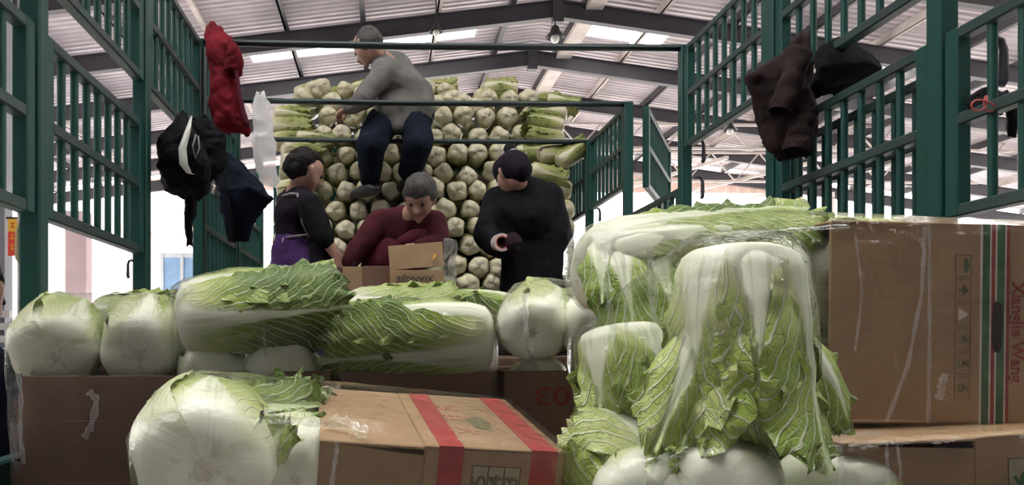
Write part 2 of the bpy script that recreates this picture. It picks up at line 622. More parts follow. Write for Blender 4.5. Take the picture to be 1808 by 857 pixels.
for y in RAFT_Y:
    r = MB()
    for (xa, xb) in ((X_L, RIDGE_X), (RIDGE_X, X_R)):
        pa = Vector((xa, y, roof_z(xa, 0.26))); pb = Vector((xb, y, roof_z(xb, 0.26)))
        r.beam(pa, pb, 0.05, 0.50)
        for dz in (-0.25, 0.25):
            r.beam(pa + Vector((0, 0, dz)), pb + Vector((0, 0, dz)), 0.24, 0.03)
    r.beam((RIDGE_X - 0.16, y, RIDGE_Z + 0.18), (RIDGE_X + 0.16, y, RIDGE_Z + 0.18), 0.26, 0.66)
    r.obj('rafter', MAT['steel_dark'], ceil)

x = X_L + 0.8
k = 0
while x < X_R:
    if abs(x - RIDGE_X) > 0.5:
        r = MB()
        r.beam((x, Y_N, roof_z(x, 0.66)), (x, Y_F, roof_z(x, 0.66)), 0.07, 0.24)
        r.beam((x + 0.05, Y_N, roof_z(x, 0.55)), (x + 0.05, Y_F, roof_z(x, 0.55)), 0.14, 0.02)
        r.obj('purlin', MAT['steel_pale' if k % 3 == 2 else 'steel_dark'], ceil)
    x += 2.25
    k += 1
# the raised ridge gutter seen as a pale band
MB().beam((RIDGE_X + 1.1, 16, roof_z(RIDGE_X + 1.1, 0.55)), (RIDGE_X + 1.1, Y_F, roof_z(RIDGE_X + 1.1, 0.55)), 0.5, 0.3).obj('ridge_duct', MAT['steel_pale'], ceil)


def lattice(y, x0, x1, z0, z1, step):
    tr = empty('lattice_truss', (0, y, 0), parent=ceil)
    MB().beam((x0, 0, z1), (x1, 0, z1), 0.10, 0.10).obj('chord', MAT['steel_pale'], tr)
    MB().beam((x0, 0, z0), (x1, 0, z0), 0.10, 0.10).obj('chord', MAT['steel_pale'], tr)
    xx, up = x0, False
    while xx + step <= x1:
        MB().beam((xx, 0, z1 if up else z0), (xx + step, 0, z0 if up else z1), 0.055, 0.055).obj('web_bar', MAT['steel_pale'], tr)
        xx += step; up = not up


lattice(30.2, 6.0, 27.0, CAM_Z + 7.75, CAM_Z + 8.7, 0.85)
lattice(34.2, 7.0, 27.0, CAM_Z + 7.3, CAM_Z + 8.6, 1.1)
for (a, b_, c, d) in ((14.0, 7.6, 11.5, 6.3), (17.5, 7.4, 14.6, 6.2), (21.0, 7.4, 18.2, 6.0)):
    MB().beam((a, 31.0, CAM_Z + b_), (c, 37.5, CAM_Z + d + 1.2), 0.14, 0.14).obj('brace', MAT['steel_pale'], ceil)

# unseen walls added to cut sky light from the sides and rear
for (nm, x0, x1, y0, y1) in (('shade_wall_right', 17.0, 17.2, Y_N, 12.5), ('shade_wall_left', -14.2, -14.0, Y_N, 12.5), ('shade_wall_rear', -14.2, 17.2, Y_N - 0.2, Y_N)):
    ww_ = MB().box(x0, x1, y0, y1, GZ, roof_z(x0 if nm != 'shade_wall_rear' else RIDGE_X, 0.7))
    tag(ww_.obj(nm, MAT['grey_wall']), 'unseen grey wall added to cut side and rear light', kind='structure')
# far gable: corrugated fascia above a wide open end
wall = empty('wall_back', (0, 0, 0), kind='structure')
wall['label'] = 'pale corrugated fascia above the open far end of the hall'
xs = np.arange(X_L, X_R + 0.01, 0.15)
V, Fc = [], []
for i, xx in enumerate(xs):
    dy = 0.0 if i % 4 < 2 else 0.05
    V += [(xx, Y_F + 0.15 + dy, CAM_Z + 7.75), (xx, Y_F + 0.15 + dy, max(roof_z(xx, 0.75), CAM_Z + 7.8))]
for i in range(len(xs) - 1):
    Fc.append((2 * i, 2 * i + 2, 2 * i + 3, 2 * i + 1))
add('fascia_sheet', mesh('fascia_sheet', V, Fc, MAT['fascia_sheet']), parent=wall)
MB().beam((X_L, Y_F + 0.05, CAM_Z + 8.65), (X_R, Y_F + 0.05, CAM_Z + 8.65), 0.12, 0.16).obj('fascia_rail', MAT['steel_pale'], wall)
for xx in (-22, 9.3, 23.0, 34.5):
    MB().box(xx - 0.18, xx + 0.18, Y_F - 0.1, Y_F + 0.12, GZ, CAM_Z + 7.8).obj('column', MAT['pale_steel_paint'], wall)

# left side of the hall: grey stall wall, columns, what stands outside
w = empty('wall_left', (0, 0, 0), kind='structure')
w['label'] = 'grey stall wall on the left side of the hall'
a = P(-160, 606, 14.0); b_ = P(33, 606, 14.0)
MB().box(a.x - 4, b_.x - 0.25, 14.0, 14.3, GZ, 8.6).obj('wall_panel', MAT['grey_wall'], w)
MB().box(b_.x + 0.02, b_.x + 0.14, 13.9, 14.1, GZ, 8.6).obj('column', MAT['pale_steel_paint'], w)
c_ = P(137, 606, 20.0)
MB().box(c_.x - 0.32, c_.x + 0.22, 20.0, 20.4, GZ, 4.0).obj('column', MAT['pink_wall'], w)
for k in range(4):      # low louvre rails on the stall front
    p = P(0, 555 + 22 * k, 13.9)
    MB().box(a.x - 4, b_.x - 0.1, 13.86, 13.96, p.z - 0.06, p.z + 0.06).obj('rail', MAT['pale_steel_paint'], w)

# hanging banner, yellow over red, on the stall wall
p0 = P(14, 385, 13.96); p1 = P(31, 452, 13.96)
bn = empty('hanging_banner', (p0.x, 13.96, p1.z), 'narrow yellow and red hanging banner beside the far left stall wall', 'banner')
hh = p0.z - p1.z; ww = p1.x - p0.x
MB().box(0, ww, 0, 0.02, hh * 0.64, hh).obj('banner_top', MAT['banner_yellow'], bn)
MB().box(0, ww, 0, 0.02, 0, hh * 0.64).obj('banner_body', MAT['banner_red'], bn)
MB().tube([(-0.03, 0.01, hh), (b_.x + 0.1 - p0.x, 0.01, hh)], 0.02).obj('rod', MAT['steel_dark'], bn)
for (fz, kk) in ((0.80, 'banner_red'), (0.50, 'banner_yellow'), (0.22, 'banner_yellow')):
    m = MB()
    m.box(ww * 0.3, ww * 0.7, -0.012, 0, hh * (fz + 0.05), hh * (fz + 0.075)).box(ww * 0.3, ww * 0.7, -0.012, 0, hh * (fz - 0.06), hh * (fz - 0.035))
    m.box(ww * 0.46, ww * 0.55, -0.012, 0, hh * (fz - 0.06), hh * (fz + 0.075))
    m.obj('banner_print', MAT[kk], bn)

# lorry with a blue and white box parked outside on the left
q0 = P(286, 447, 24.0); q1 = P(352, 447, 24.0)
tk = empty('box_lorry', (q0.x, 24.0, GZ), 'pale blue box lorry parked outside beyond the hanging black clothes', 'lorry')
L_ = q1.x - q0.x + 0.7; T_ = q0.z - GZ
MB().cbox(0, L_, 0, 5.0, 0.9, T_, 0.03).obj('cargo_box', MAT['container_blue'], tk)
MB().box(-0.02, L_ + 0.02, -0.02, 0.02, T_ - 0.14, T_).obj('top_rail', MAT['container_white'], tk)
for fx in (0.0, 0.33, 0.66, 1.0):
    MB().box(L_ * fx - 0.05, L_ * fx + 0.05, -0.03, 0.02, 0.9, T_).obj('door_post', MAT['container_white'], tk)
for fx in (0.2, 0.8):
    for yy in (0.6, 4.2):
        MB().tube([(L_ * fx - 0.12, yy, 0.42), (L_ * fx + 0.12, yy, 0.42)], 0.42, 16).obj('wheel', MAT['black_plastic'], tk)
MB().box(0.1, L_ - 0.1, 0.1, 4.9, 0.7, 0.9).obj('chassis', MAT['steel_dark'], tk)

# pinkish low building further out
p0 = P(255, 400, 46.0); p1 = P(372, 455, 46.0)
bd = empty('low_building', (p0.x - 1, 46, GZ), 'low pinkish building outside beyond the blue lorry', 'building')
BW, BH = p1.x - p0.x + 3, p0.z - GZ
MB().box(0, BW, 0, 6, 0, BH - 0.4).obj('wall', MAT['pink_wall'], bd)
MB().box(-0.3, BW + 0.3, -0.4, 6.3, BH - 0.4, BH).obj('roof_slab', MAT['fascia_sheet'], bd)
for k in range(4):
    wn = MB().box(0.6 + k * BW / 4, 0.6 + k * BW / 4 + 0.9, -0.06, 0.05, 1.4, 3.0).obj('window_frame', MAT['pale_steel_paint'], bd)
    MB().box(0.68 + k * BW / 4, 0.6 + k * BW / 4 + 0.82, -0.08, -0.05, 1.48, 2.92).obj('pane', MAT['grey_wall'], wn)

# pendant lamps under the roof
def pendant(px, py, Y, label, drop, s=1.0):
    p = P(px, py, Y)
    t = empty('pendant_lamp', p, label, 'lamp', 'pendant lamps under the market roof')
    top = roof_z(p.x, 0.6) - p.z
    MB().tube([(0, 0, 0.28 * s), (0, 0, top)], 0.018, 6).obj('cord', MAT['black_plastic'], t)
    V, Fc = [], []
    prof = ((0.05, 0.34), (0.10, 0.30), (0.13, 0.18), (0.24, 0.06), (0.26, 0.03))
    n = 14
    for (r_, z_) in prof:
        for k in range(n):
            V.append((r_ * s * math.cos(2 * math.pi * k / n), r_ * s * math.sin(2 * math.pi * k / n), z_ * s))
    for i in range(len(prof) - 1):
        for k in range(n):
            Fc.append((i * n + k, i * n + (k + 1) % n, (i + 1) * n + (k + 1) % n, (i + 1) * n + k))
    add('lamp_shade', mesh('lamp_shade', V, Fc, MAT['black_plastic'], True), parent=t)
    bm = bmesh.new()
    bmesh.ops.create_uvsphere(bm, u_segments=12, v_segments=8, radius=0.12 * s)
    me = bpy.data.meshes.new('bulb'); bm.to_mesh(me); bm.free()
    add('bulb', me, MAT['bulb_glass'], t, (0, 0, 0.0))


pendant(770, 58, 21.5, 'small pendant lamp hanging beside the crouching man\'s head', 1, 0.8)
pendant(980, 68, 22.0, 'dark pendant lamp hanging below the roof ridge', 1, 1.1)
pendant(1289, 232, 24.0, 'pendant lamp seen between the right side panels', 1, 0.9)

# ================================================================== the truck body
WL, WR = -0.90, 1.50                      # inner faces of the two sides
PD = [2.06, 2.96, 3.87, 4.79, 5.70, 6.62]        # pillars along the bed
H_TOP = CAM_Z + 1.515
UP0, UP1 = CAM_Z + 0.985, CAM_Z + 1.50           # upper panel
LO0, LO1 = CAM_Z + 0.335, CAM_Z + 0.835          # lower panel

truck = empty('truck_body', (0, 0, 0), 'green stake-sided truck bed with pillars and roof bars', 'truck')
MB().box(WL - 0.12, WR + 0.12, 0.35, 7.0, -0.09, 0.0).obj('bed_floor', MAT['bed_steel'], truck)
for (xx, s) in ((WL, -1), (WR, 1)):
    MB().cbox(min(xx, xx + s * 0.05), max(xx, xx + s * 0.05), 0.4, 6.9, 0.0, 0.32, 0.006).obj('side_board', MAT['green_paint'], truck)
    MB().cbox(min(xx + s * 0.02, xx + s * 0.10), max(xx + s * 0.02, xx + s * 0.10), 0.35, 7.0, -0.2, -0.02, 0.006).obj('sill', MAT['green_paint'], truck)
    for d in PD:
        MB().cbox(xx + (0 if s > 0 else -0.055), xx + (0.055 if s > 0 else 0), d - 0.028, d + 0.028, 0.0, H_TOP, 0.005).obj('pillar', MAT['green_paint'], truck)
for d in PD[2:5]:
    MB().tube([(WL - 0.05, d, H_TOP - 0.01), (0.1, d, H_TOP - 0.018), (WR + 0.05, d, H_TOP - 0.01)], 0.018, 10).obj('cross_bar', MAT['dark_bar'], truck, smooth=True)
MB().cbox(WL, WR, 6.90, 6.96, 0.0, 2.35, 0.006).obj('headboard', MAT['green_paint'], truck)


def hook(p, s=1.0, flip=1):
    pts = [(0, 0, 0.02), (0.0, -0.012, 0.03), (0.0, -0.03, 0.022), (0, -0.036, 0.0), (0, -0.036, -0.07), (0, -0.03, -0.082)]
    pts = [(flip * -y * s, 0, z * s) for (x, y, z) in pts]
    m = MB().tube(pts, [0.006 * s, 0.007 * s, 0.008 * s, 0.009 * s, 0.011 * s, 0.009 * s], 8)
    return m


for (px, py, Y, s, fl, mt) in ((58, 408, 2.05, 1.0, -1, 'hook_brass'), (70, 410, 2.12, 1.0, -1, 'hook_brass'),
                           (58, 535, 2.05, 0.8, -1, 'hook_brass'), (66, 530, 2.12, 0.8, -1, 'hook_brass'),
                           (1230, 258, 3.83, 1.0, 1, 'steel_dark'), (1228, 322, 3.83, 1.0, 1, 'steel_dark'),
                           (1050, 375, 5.68, 1.1, 1, 'steel_dark'), (1745, 88, 2.08, 1.2, 1, 'steel_dark'),
                           (236, 468, 2.90, 0.6, -1, 'steel_dark')):
    p = P(px, py, Y)
    hook(p, s, fl).obj('hook', MAT[mt], truck, p, True)


BARS = {}


def side_panel(label, pa, pb, z0, z1, mids, group, r=0.0118, step=0.0985, stile=0.046, upper=True):
    """stake panel between two plan points; each rail, bar and stile its own part"""
    pa, pb = Vector((*pa, 0)), Vector((*pb, 0))
    L = (pb - pa).length
    ang = math.atan2(pb.y - pa.y, pb.x - pa.x)
    M = Matrix.Translation((pa.x, pa.y, z0)) @ Matrix.Rotation(ang, 4, 'Z')
    t = empty('side_panel', M, label, 'truck panel', group)
    H = z1 - z0
    for x0 in (0.0, L - stile):
        MB().cbox(x0, x0 + stile, -0.02, 0.02, 0, H, 0.004).obj('stile', MAT['green_paint'], t)
    for zz in (0.0, *[m - z0 for m in mids], H - 0.032):
        MB().cbox(stile, L - stile, -0.019, 0.019, zz, zz + 0.032, 0.004).obj('rail', MAT['green_rail'], t)
    n = int(round((L - 2 * stile) / step)) - 1
    key = (round(H, 3), r)
    if key not in BARS:
        BARS[key] = MB().tube([(0, 0, 0.03), (0, 0, H - 0.03)], r, 10).mesh('bar', MAT['green_paint'])
        smooth_by_angle(BARS[key], 50)
    for i in range(n):
        xx = stile + (L - 2 * stile) * (i + 1) / (n + 1)
        add('bar', BARS[key], None, t, (xx, 0, 0))
    return t


gap = 0.034
UM = [CAM_Z + 1.235]
LM = [CAM_Z + 0.575]
GL, GR = 'stake panels on the left side', 'stake panels on the right side'
xl, xr = WL - 0.028, WR + 0.028
side_panel('lower left stake panel nearest the camera, with bent pipe hooks below', (xl, 1.18), (xl, PD[0] - gap), LO0, LO1, LM, GL)
side_panel('upper left stake panel nearest the camera, at the top left corner', (xl, 1.18), (xl, PD[0] - gap), UP0, UP1, UM, GL)
side_panel('second lower left stake panel, above the bright opening', (xl, PD[0] + gap), (xl, PD[1] - gap), LO0, LO1, LM, GL)
side_panel('second upper left stake panel, above the bright opening', (xl, PD[0] + gap), (xl, PD[1] - gap), UP0, UP1, UM, GL)
side_panel('upper left stake panel beside the red coat', (xl, PD[1] + gap), (xl, PD[2] - gap), UP0, UP1, UM, GL)
side_panel('lower left stake panel behind the hanging black bag', (xl, PD[2] + gap), (xl, PD[3] - gap), 0.34, LO1, [CAM_Z + 0.335, CAM_Z + 0.575], GL)
side_panel('upper left stake panel behind the red coat', (xl, PD[2] + gap), (xl, PD[3] - gap), UP0, UP1, UM, GL)
side_panel('farthest lower left stake panel beside the cabbage heap', (xl, PD[3] + gap), (xl, PD[4] - gap), 0.34, LO1, [CAM_Z + 0.335, CAM_Z + 0.575], GL)
side_panel('lower right stake panel nearest the camera, tied with a red cord', (xr, 1.18), (xr, PD[0] - gap), LO0, LO1, LM, GR)
side_panel('lower right stake panel under the brown jacket sleeves', (xr, PD[0] + gap), (xr, PD[1] - gap), LO0, LO1, LM, GR)
side_panel('spare stake panel leaning outside behind the brown jacket', (xr + 0.07, PD[0] + 0.06), (xr + 0.07, PD[1] + 0.02), LO0 - 0.05, LO1 - 0.05, LM, GR)
side_panel('upper right stake panel above the brown jacket', (xr, PD[0] + gap), (xr, PD[1] - gap), UP0, UP1, UM, GR)
side_panel('upper right stake panel above the open gap', (xr, PD[1] + gap), (xr, PD[2] - gap), UP0, UP1, UM, GR)
side_panel('low right stake panel under the swung open panel', (xr, PD[2] + gap), (xr, PD[3] - gap), 0.60, CAM_Z + 0.80, [CAM_Z + 0.335, CAM_Z + 0.575], GR)
side_panel('far upper right stake panel beside the cabbage heap', (xr, PD[3] + gap), (xr, PD[4] - gap), UP0, UP1, UM, GR)
side_panel('stake panel swung open outward on the right', (xr + 0.12, PD[3] + 0.02), (2.20, 5.90), UP0, UP1, UM, GR)
side_panel('farthest upper right stake panel behind the heap', (xr, PD[4] + gap), (xr, PD[5] - gap), UP0, UP1, UM, GR)
# ================================================================== napa cabbages
_GF = {}


def grid_faces(nu, nv):
    if (nu, nv) not in _GF:
        _GF[(nu, nv)] = [(j * nu + i, j * nu + i + 1, (j + 1) * nu + i + 1, (j + 1) * nu + i)
                         for j in range(nv - 1) for i in range(nu - 1)]
    return _GF[(nu, nv)]


T_R = [0, .02, .05, .10, .2, .4, .65, .85, .95, 1.0]
V_R = [.20, .40, .60, .77, .91, 1.0, .99, .88, .76, .64]
T_Z = [0, .02, .05, .10, .2, .4, .65, .85, .95, 1.0]
V_Z = [0.016, 0.0, 0.010, .045, .14, .35, .62, .83, .94, 1.0]
T_A = [0, .1, .3, .55, .8, .92, 1.0]
V_A = [.95, .82, .78, .95, 1.0, .80, .40]


def ripple(u, v, rng, k=5, lo=18, hi=60):
    out = np.zeros_like(u)
    for _ in range(k):
        a = rng.uniform(0, 2 * math.pi); f = rng.uniform(lo, hi); p = rng.uniform(0, 6.28)
        out += np.sin((u * math.cos(a) + v * math.sin(a)) * f + p)
    return out / k


def set_leaf_attr(me, u, v, t, green, ident):
    n = len(me.vertices)
    a = me.attributes.new('lf', 'FLOAT_VECTOR', 'POINT')
    a.data.foreach_set('vector', np.stack([u, v, t], -1).astype(np.float32).ravel())
    b = me.attributes.new('lg', 'FLOAT_VECTOR', 'POINT')
    g = np.broadcast_to(green, u.shape)
    b.data.foreach_set('vector', np.stack([g, np.full(n, ident), np.zeros(n)], -1).astype(np.float32).ravel())


def lobed(a, lob):
    """no cabbage is quite round"""
    if lob == (0, 0): return 1.0
    return 1 + 0.055 * np.cos(2 * a + lob[0]) + 0.035 * np.cos(3 * a + lob[1]) + 0.015 * np.cos(7 * a + lob[0] * 3)


def leaf_mesh(L, R, phi, spread=1.15, off=0.0, green=0.5, flare=0.02, frill=0.010, lift=0.01, rng=None,
              nu=25, nv=37, tmax=1.0, bow=0.0, droop=0.0, lob=(0, 0), taper=False):
    rng = rng or RNG
    t, s = np.meshgrid(np.linspace(0, tmax, nv), np.linspace(-1, 1, nu), indexing='ij')
    t, s = t.ravel(), s.ravel()
    rb = R * np.interp(t, T_R, V_R)
    z = L * np.interp(t, T_Z, V_Z)
    A = spread * np.interp(t / tmax, T_A, V_A)
    if taper:
        A = A * np.clip(0.12 + t * 2.0, 0, 1)
    ang = phi + s * A
    rb = rb * lobed(ang, lob)
    u = s * A * np.maximum(rb, R * 0.5)
    tv = np.linspace(0, tmax, 200)
    arc = np.concatenate([[0], np.cumsum(np.hypot(np.diff(R * np.interp(tv, T_R, V_R)), np.diff(L * np.interp(tv, T_Z, V_Z))))])
    v = np.interp(t, tv, arc)
    mw = 0.030 * (1 - t) ** 1.7 + 0.004
    ribm = np.exp(-(u / mw) ** 2)
    edge = np.abs(s) ** 4
    tip = np.clip((t - 0.82) / 0.18, 0, 1)
    edge2 = np.clip(np.maximum(edge * np.clip(t * 1.8 - 0.25, 0, 1), tip ** 1.5), 0, 1)
    p1, p2 = rng.uniform(0, 6.28, 2)
    fr = np.sin(v * 95 + p1 + 3 * s) * 0.6 + np.sin(v * 170 + p2 + s * 9) * 0.4
    fr_tip = np.sin(ang * 13 + p2) * 0.6 + np.sin(ang * 27 + p1) * 0.4
    r = rb + off * np.clip(t * 9, 0.15, 1) + 0.006 * np.clip(t * 8, 0, 1) * (1 - t) ** 1.2 * ribm
    r = r + lift * np.abs(s) ** 2.5 * np.clip(t * 1.5, 0, 1) + flare * t ** 4
    r = r + frill * edge2 * (fr * edge + fr_tip * tip)
    r = r + (1 - ribm) * np.clip(t * 1.6 - 0.1, 0, 1) * (0.005 * ripple(u, v, rng, 6, 50, 150) + 0.006 * ripple(u, v, rng, 4, 15, 45))
    r = r - bow * np.sin(math.pi * t)
    z = z - droop * t ** 3 + 0.6 * frill * edge2 * np.sin(ang * 19 + p1)
    X = r * np.cos(ang); Y = r * np.sin(ang)
    me = mesh('leaf', np.stack([X, Y, z], -1), grid_faces(nu, nv), MAT['leaf'], True)
    grn = green * (0.75 + 0.25 * np.abs(s)) + 0.10 * (ripple(u, v, rng, 3, 10, 25))
    set_leaf_attr(me, u, v, t, grn, rng.uniform(0, 10))
    return me


def heart_mesh(L, R, green, rng, n=36, m=26, lobes=5, lob=(0, 0)):
    t, a = np.meshgrid(np.linspace(0, 1, m), np.linspace(0, 2 * math.pi, n, endpoint=False), indexing='ij')
    t, a = t.ravel(), a.ravel()
    rb = R * 0.95 * np.interp(t, T_R + [1.001], V_R + [0.0]) * np.where(t > 0.93, np.sqrt(np.clip((1.0 - t) / 0.07, 0, 1)), 1)
    z = L * np.interp(t, T_Z, V_Z) * 0.98
    sec = 2 * math.pi / lobes
    rel = (a + 0.8 * t) % sec - sec / 2
    rb = rb * (1 + 0.05 * np.cos(rel / sec * 2 * math.pi) * (1 - t)) + 0.003 * ripple(a * R, t * L, rng, 5, 40, 110) * np.clip(t * 2, 0, 1)
    rb = rb * lobed(a, lob)
    V = np.stack([rb * np.cos(a), rb * np.sin(a), z], -1)
    Fc = [(j * n + i, j * n + (i + 1) % n, (j + 1) * n + (i + 1) % n, (j + 1) * n + i) for j in range(m - 1) for i in range(n)]
    Fc.append(tuple(range(n))[::-1])
    me = mesh('heart', V, Fc, MAT['leaf'], True)
    set_leaf_attr(me, rel * R, t * L, t, np.full(len(t), green), rng.uniform(0, 10))
    return me


def root_mesh(R, rng):
    n, rings = 16, 4
    V, Fc = [(0, 0, 0.004)], []
    for k in range(1, rings + 1):
        rr = R * 0.23 * k / rings
        for i in range(n):
            a = 2 * math.pi * i / n
            V.append((rr * math.cos(a) * rng.uniform(.94, 1.06), rr * math.sin(a) * rng.uniform(.94, 1.06), 0.004 + 0.004 * (k / rings) ** 3 + rng.uniform(-.001, .001)))
    for i in range(n):
        Fc.append((0, 1 + (i + 1) % n, 1 + i))
    for k in range(rings - 1):
        for i in range(n):
            a, b = 1 + k * n + i, 1 + k * n + (i + 1) % n
            Fc.append((a, b, b + n, a + n))
    return mesh('root_end', V, Fc, MAT['root_cut'], True)


CLOUD = {}          # world points of each cabbage and carton, for the stretch film


def cabbage(label, p0, p1, w, leaves, roll=0.0, hint=(0, -1, 0), heart=0.3, seed=0, group=None, squash=1.0, key=None):
    """p0 root, p1 tip in world space; leaves: list of dicts for leaf_mesh (phi in degrees, 0 = towards hint)"""
    rng = np.random.default_rng(seed + 100)
    p0, p1 = Vector(p0), Vector(p1)
    L = (p1 - p0).length
    R = w / 2
    lob = (rng.uniform(0.1, 6.2), rng.uniform(0.1, 6.2))
    M = frame_z(p0, p1, roll, hint)
    t = empty('napa_cabbage', M, label, 'cabbage', group)
    add('heart', heart_mesh(L * 0.97, R * 0.95, heart, rng, lob=lob), parent=t)
    add('root_end', root_mesh(R, rng), parent=t)
    for lf in leaves:
        kw = dict(lf)
        phi = math.radians(kw.pop('phi'))
        Ls = kw.pop('ls', 1.0)
        add('leaf', leaf_mesh(L * Ls, R, phi, rng=rng, lob=lob, **kw), parent=t)
    pts = []
    for tt in (0.0, 0.05, 0.15, 0.4, 0.7, 0.95):
        rr = R * np.interp(tt, T_R, V_R) + 0.016
        for k in range(10):
            a = 2 * math.pi * k / 10
            pts.append(M @ Vector((rr * math.cos(a), rr * math.sin(a), L * np.interp(tt, T_Z, V_Z) * 1.02 - 0.008)))
    if key:
        CLOUD.setdefault(key, []).extend(pts)
    return t, M


def leaf_set(seed, n_in=4, n_out=4, g_in=0.30, g_out=0.55, flare=0.018, frill=0.010, start=0.0, spread=1.0):
    r = random.Random(seed)
    out = []
    for i in range(n_in):
        out.append(dict(phi=start + 360 * i / n_in + r.uniform(-14, 14), spread=spread * r.uniform(1.0, 1.2), off=0.001, green=g_in + r.uniform(-.08, .08),
                        flare=0.004, frill=frill * 0.6, lift=0.003))
    for i in range(n_out):
        out.append(dict(phi=start + 45 + 360 * i / n_out + r.uniform(-18, 18), spread=spread * r.uniform(0.95, 1.2), off=0.007 + 0.0015 * i, green=g_out + r.uniform(-.12, .12),
                        flare=flare * r.uniform(0.4, 1.4), frill=frill * r.uniform(.7, 1.4), lift=r.uniform(0.002, 0.010), ls=r.uniform(0.86, 1.03)))
    return out


def sprig(parent, Mp, p0, p1, width, green, seed, frill=0.014, curl=0.0, spread=1.0, hint=(0, -1, 0.3), flare=0.0):
    """one more leaf of a cabbage, lying loose between two world points"""
    rng = np.random.default_rng(seed)
    p0, p1 = Vector(p0), Vector(p1)
    L = (p1 - p0).length
    R = width / (2 * math.sin(min(spread, 1.5)))
    h = Vector(hint)
    M = frame_z(p0, p1, 0, h)
    back = Matrix.Translation((-R, 0, 0))
    me = leaf_mesh(L, R, 0.0, spread=spread, green=green, frill=frill, lift=0.0, rng=rng, nu=21, nv=31, flare=flare, bow=curl, taper=True)
    return add('leaf', me, None, parent, Mp.inverted() @ M @ back)


# ---------------- cartons
def carton(label, O, ax, by, size, walls, mat, group=None, key=None, th=0.006, name='cardboard_box'):
    """O: top front left corner; ax: along the front to the right; by: towards the back; size = (length, depth, height).
    walls: list of (part, x0,x1, y0,y1, z0,z1) in fractions/metres of the local frame (x right, y back, z up, O at z=0)"""
    a = Vector(ax).normalized()
    b = Vector(by); b = (b - a * b.dot(a)).normalized()
    c = a.cross(b)
    M = Matrix((a, b, c)).transposed().to_4x4()
    M.translation = Vector(O)
    M = M @ Matrix.Translation((0, 0, -size[2]))        # base of the box is the origin
    t = empty(name, M, label, 'box', group)
    lx, ly, lz = size
    parts = {}
    for (nm, x0, x1, y0, y1, z0, z1) in walls:
        m = MB().cbox(x0, x1, y0, y1, z0, z1, 0.0018)
        parts.setdefault(nm, []).append(m.obj(nm, MAT[mat], t))
    if key:
        CLOUD.setdefault(key, []).extend([M @ Vector((x, y, z)) for x in (-0.004, lx + .004) for y in (-0.004, ly + .004) for z in (-0.004, lz + .004)])
    return t, M


def open_top(lx, ly, lz, th=0.006):
    return [('wall', 0, lx, 0, th, 0, lz), ('wall', 0, lx, ly - th, ly, 0, lz), ('wall', 0, th, th, ly - th, 0, lz),
            ('wall', lx - th, lx, th, ly - th, 0, lz), ('base', th, lx - th, th, ly - th, 0, th)]


def text_part(parent, s, size, M, mat, ext=0.0004, sx=1.0, name='print'):
    cu = bpy.data.curves.new('print', 'FONT')
    cu.body = s
    cu.size = size
    cu.align_x = 'CENTER'; cu.align_y = 'CENTER'
    cu.extrude = ext
    cu.offset = size * 0.018
    cu.resolution_u = 3
    o = bpy.data.objects.new('print_tmp', cu)
    COL.objects.link(o)
    dg = bpy.context.evaluated_depsgraph_get()
    me = bpy.data.meshes.new_from_object(o.evaluated_get(dg))
    bpy.data.objects.remove(o)
    me.name = name
    me.materials.clear(); me.materials.append(MAT[mat])
    return add(name, me, None, parent, M @ Matrix.Diagonal((sx, 1, 1, 1)))


def front_M(x, z, rot=0.0, y=-0.0008):
    """frame on a carton's front face: text x -> local x, text y -> local z, then rotated by rot degrees"""
    return Matrix.Translation((x, y, z)) @ Matrix.Rotation(math.pi / 2, 4, 'X') @ Matrix.Rotation(math.radians(rot), 4, 'Z')


def frame_print(parent, x0, x1, z0, z1, mat, lw=0.0016, y=-0.0006):
    m = MB()
    m.box(x0, x1, y, 0.0004, z0, z0 + lw).box(x0, x1, y, 0.0004, z1 - lw, z1).box(x0, x0 + lw, y, 0.0004, z0, z1).box(x1 - lw, x1, y, 0.0004, z0, z1)
    return m.obj('print_frame', MAT[mat], parent)


def patch(parent, x0, x1, z0, z1, mat, y=-0.0003, name='print_band'):
    return MB().box(x0, x1, y, 0.0004, z0, z1).obj(name, MAT[mat], parent)


def film_hull(label, keys, seed=0, grow=0.004, cut=0.035, noise=0.0025):
    pts = [p for k in keys for p in CLOUD[k]]
    c = sum(pts, Vector()) / len(pts)
    bm = bmesh.new()
    for p in pts:
        bm.verts.new(p + (p - c).normalized() * grow - c)
    r = bmesh.ops.convex_hull(bm, input=bm.verts)
    junk = [g for g in r['geom_interior'] + r['geom_unused'] if isinstance(g, bmesh.types.BMVert)]
    bmesh.ops.delete(bm, geom=list(set(junk)), context='VERTS')
    for _ in range(4):
        es = [e for e in bm.edges if e.calc_length() > cut]
        if not es: break
        bmesh.ops.subdivide_edges(bm, edges=es, cuts=1, use_grid_fill=False)
        bmesh.ops.triangulate(bm, faces=bm.faces)
    rng = random.Random(seed)
    for v in bm.verts:
        n = v.co.normalized()
        v.co += n * (noise * math.sin(v.co.x * 60 + seed) * math.sin(v.co.z * 45 + v.co.y * 50) + rng.uniform(-1, 1) * noise * 0.35)
    bmesh.ops.recalc_face_normals(bm, faces=bm.faces)
    me = bpy.data.meshes.new('stretch_film')
    bm.to_mesh(me); bm.free()
    me.polygons.foreach_set('use_smooth', np.ones(len(me.polygons), dtype=bool))
    o = add('stretch_film', me, MAT['film'], None, c)
    return tag(o, label, 'plastic film', 'clear film around the packed boxes')


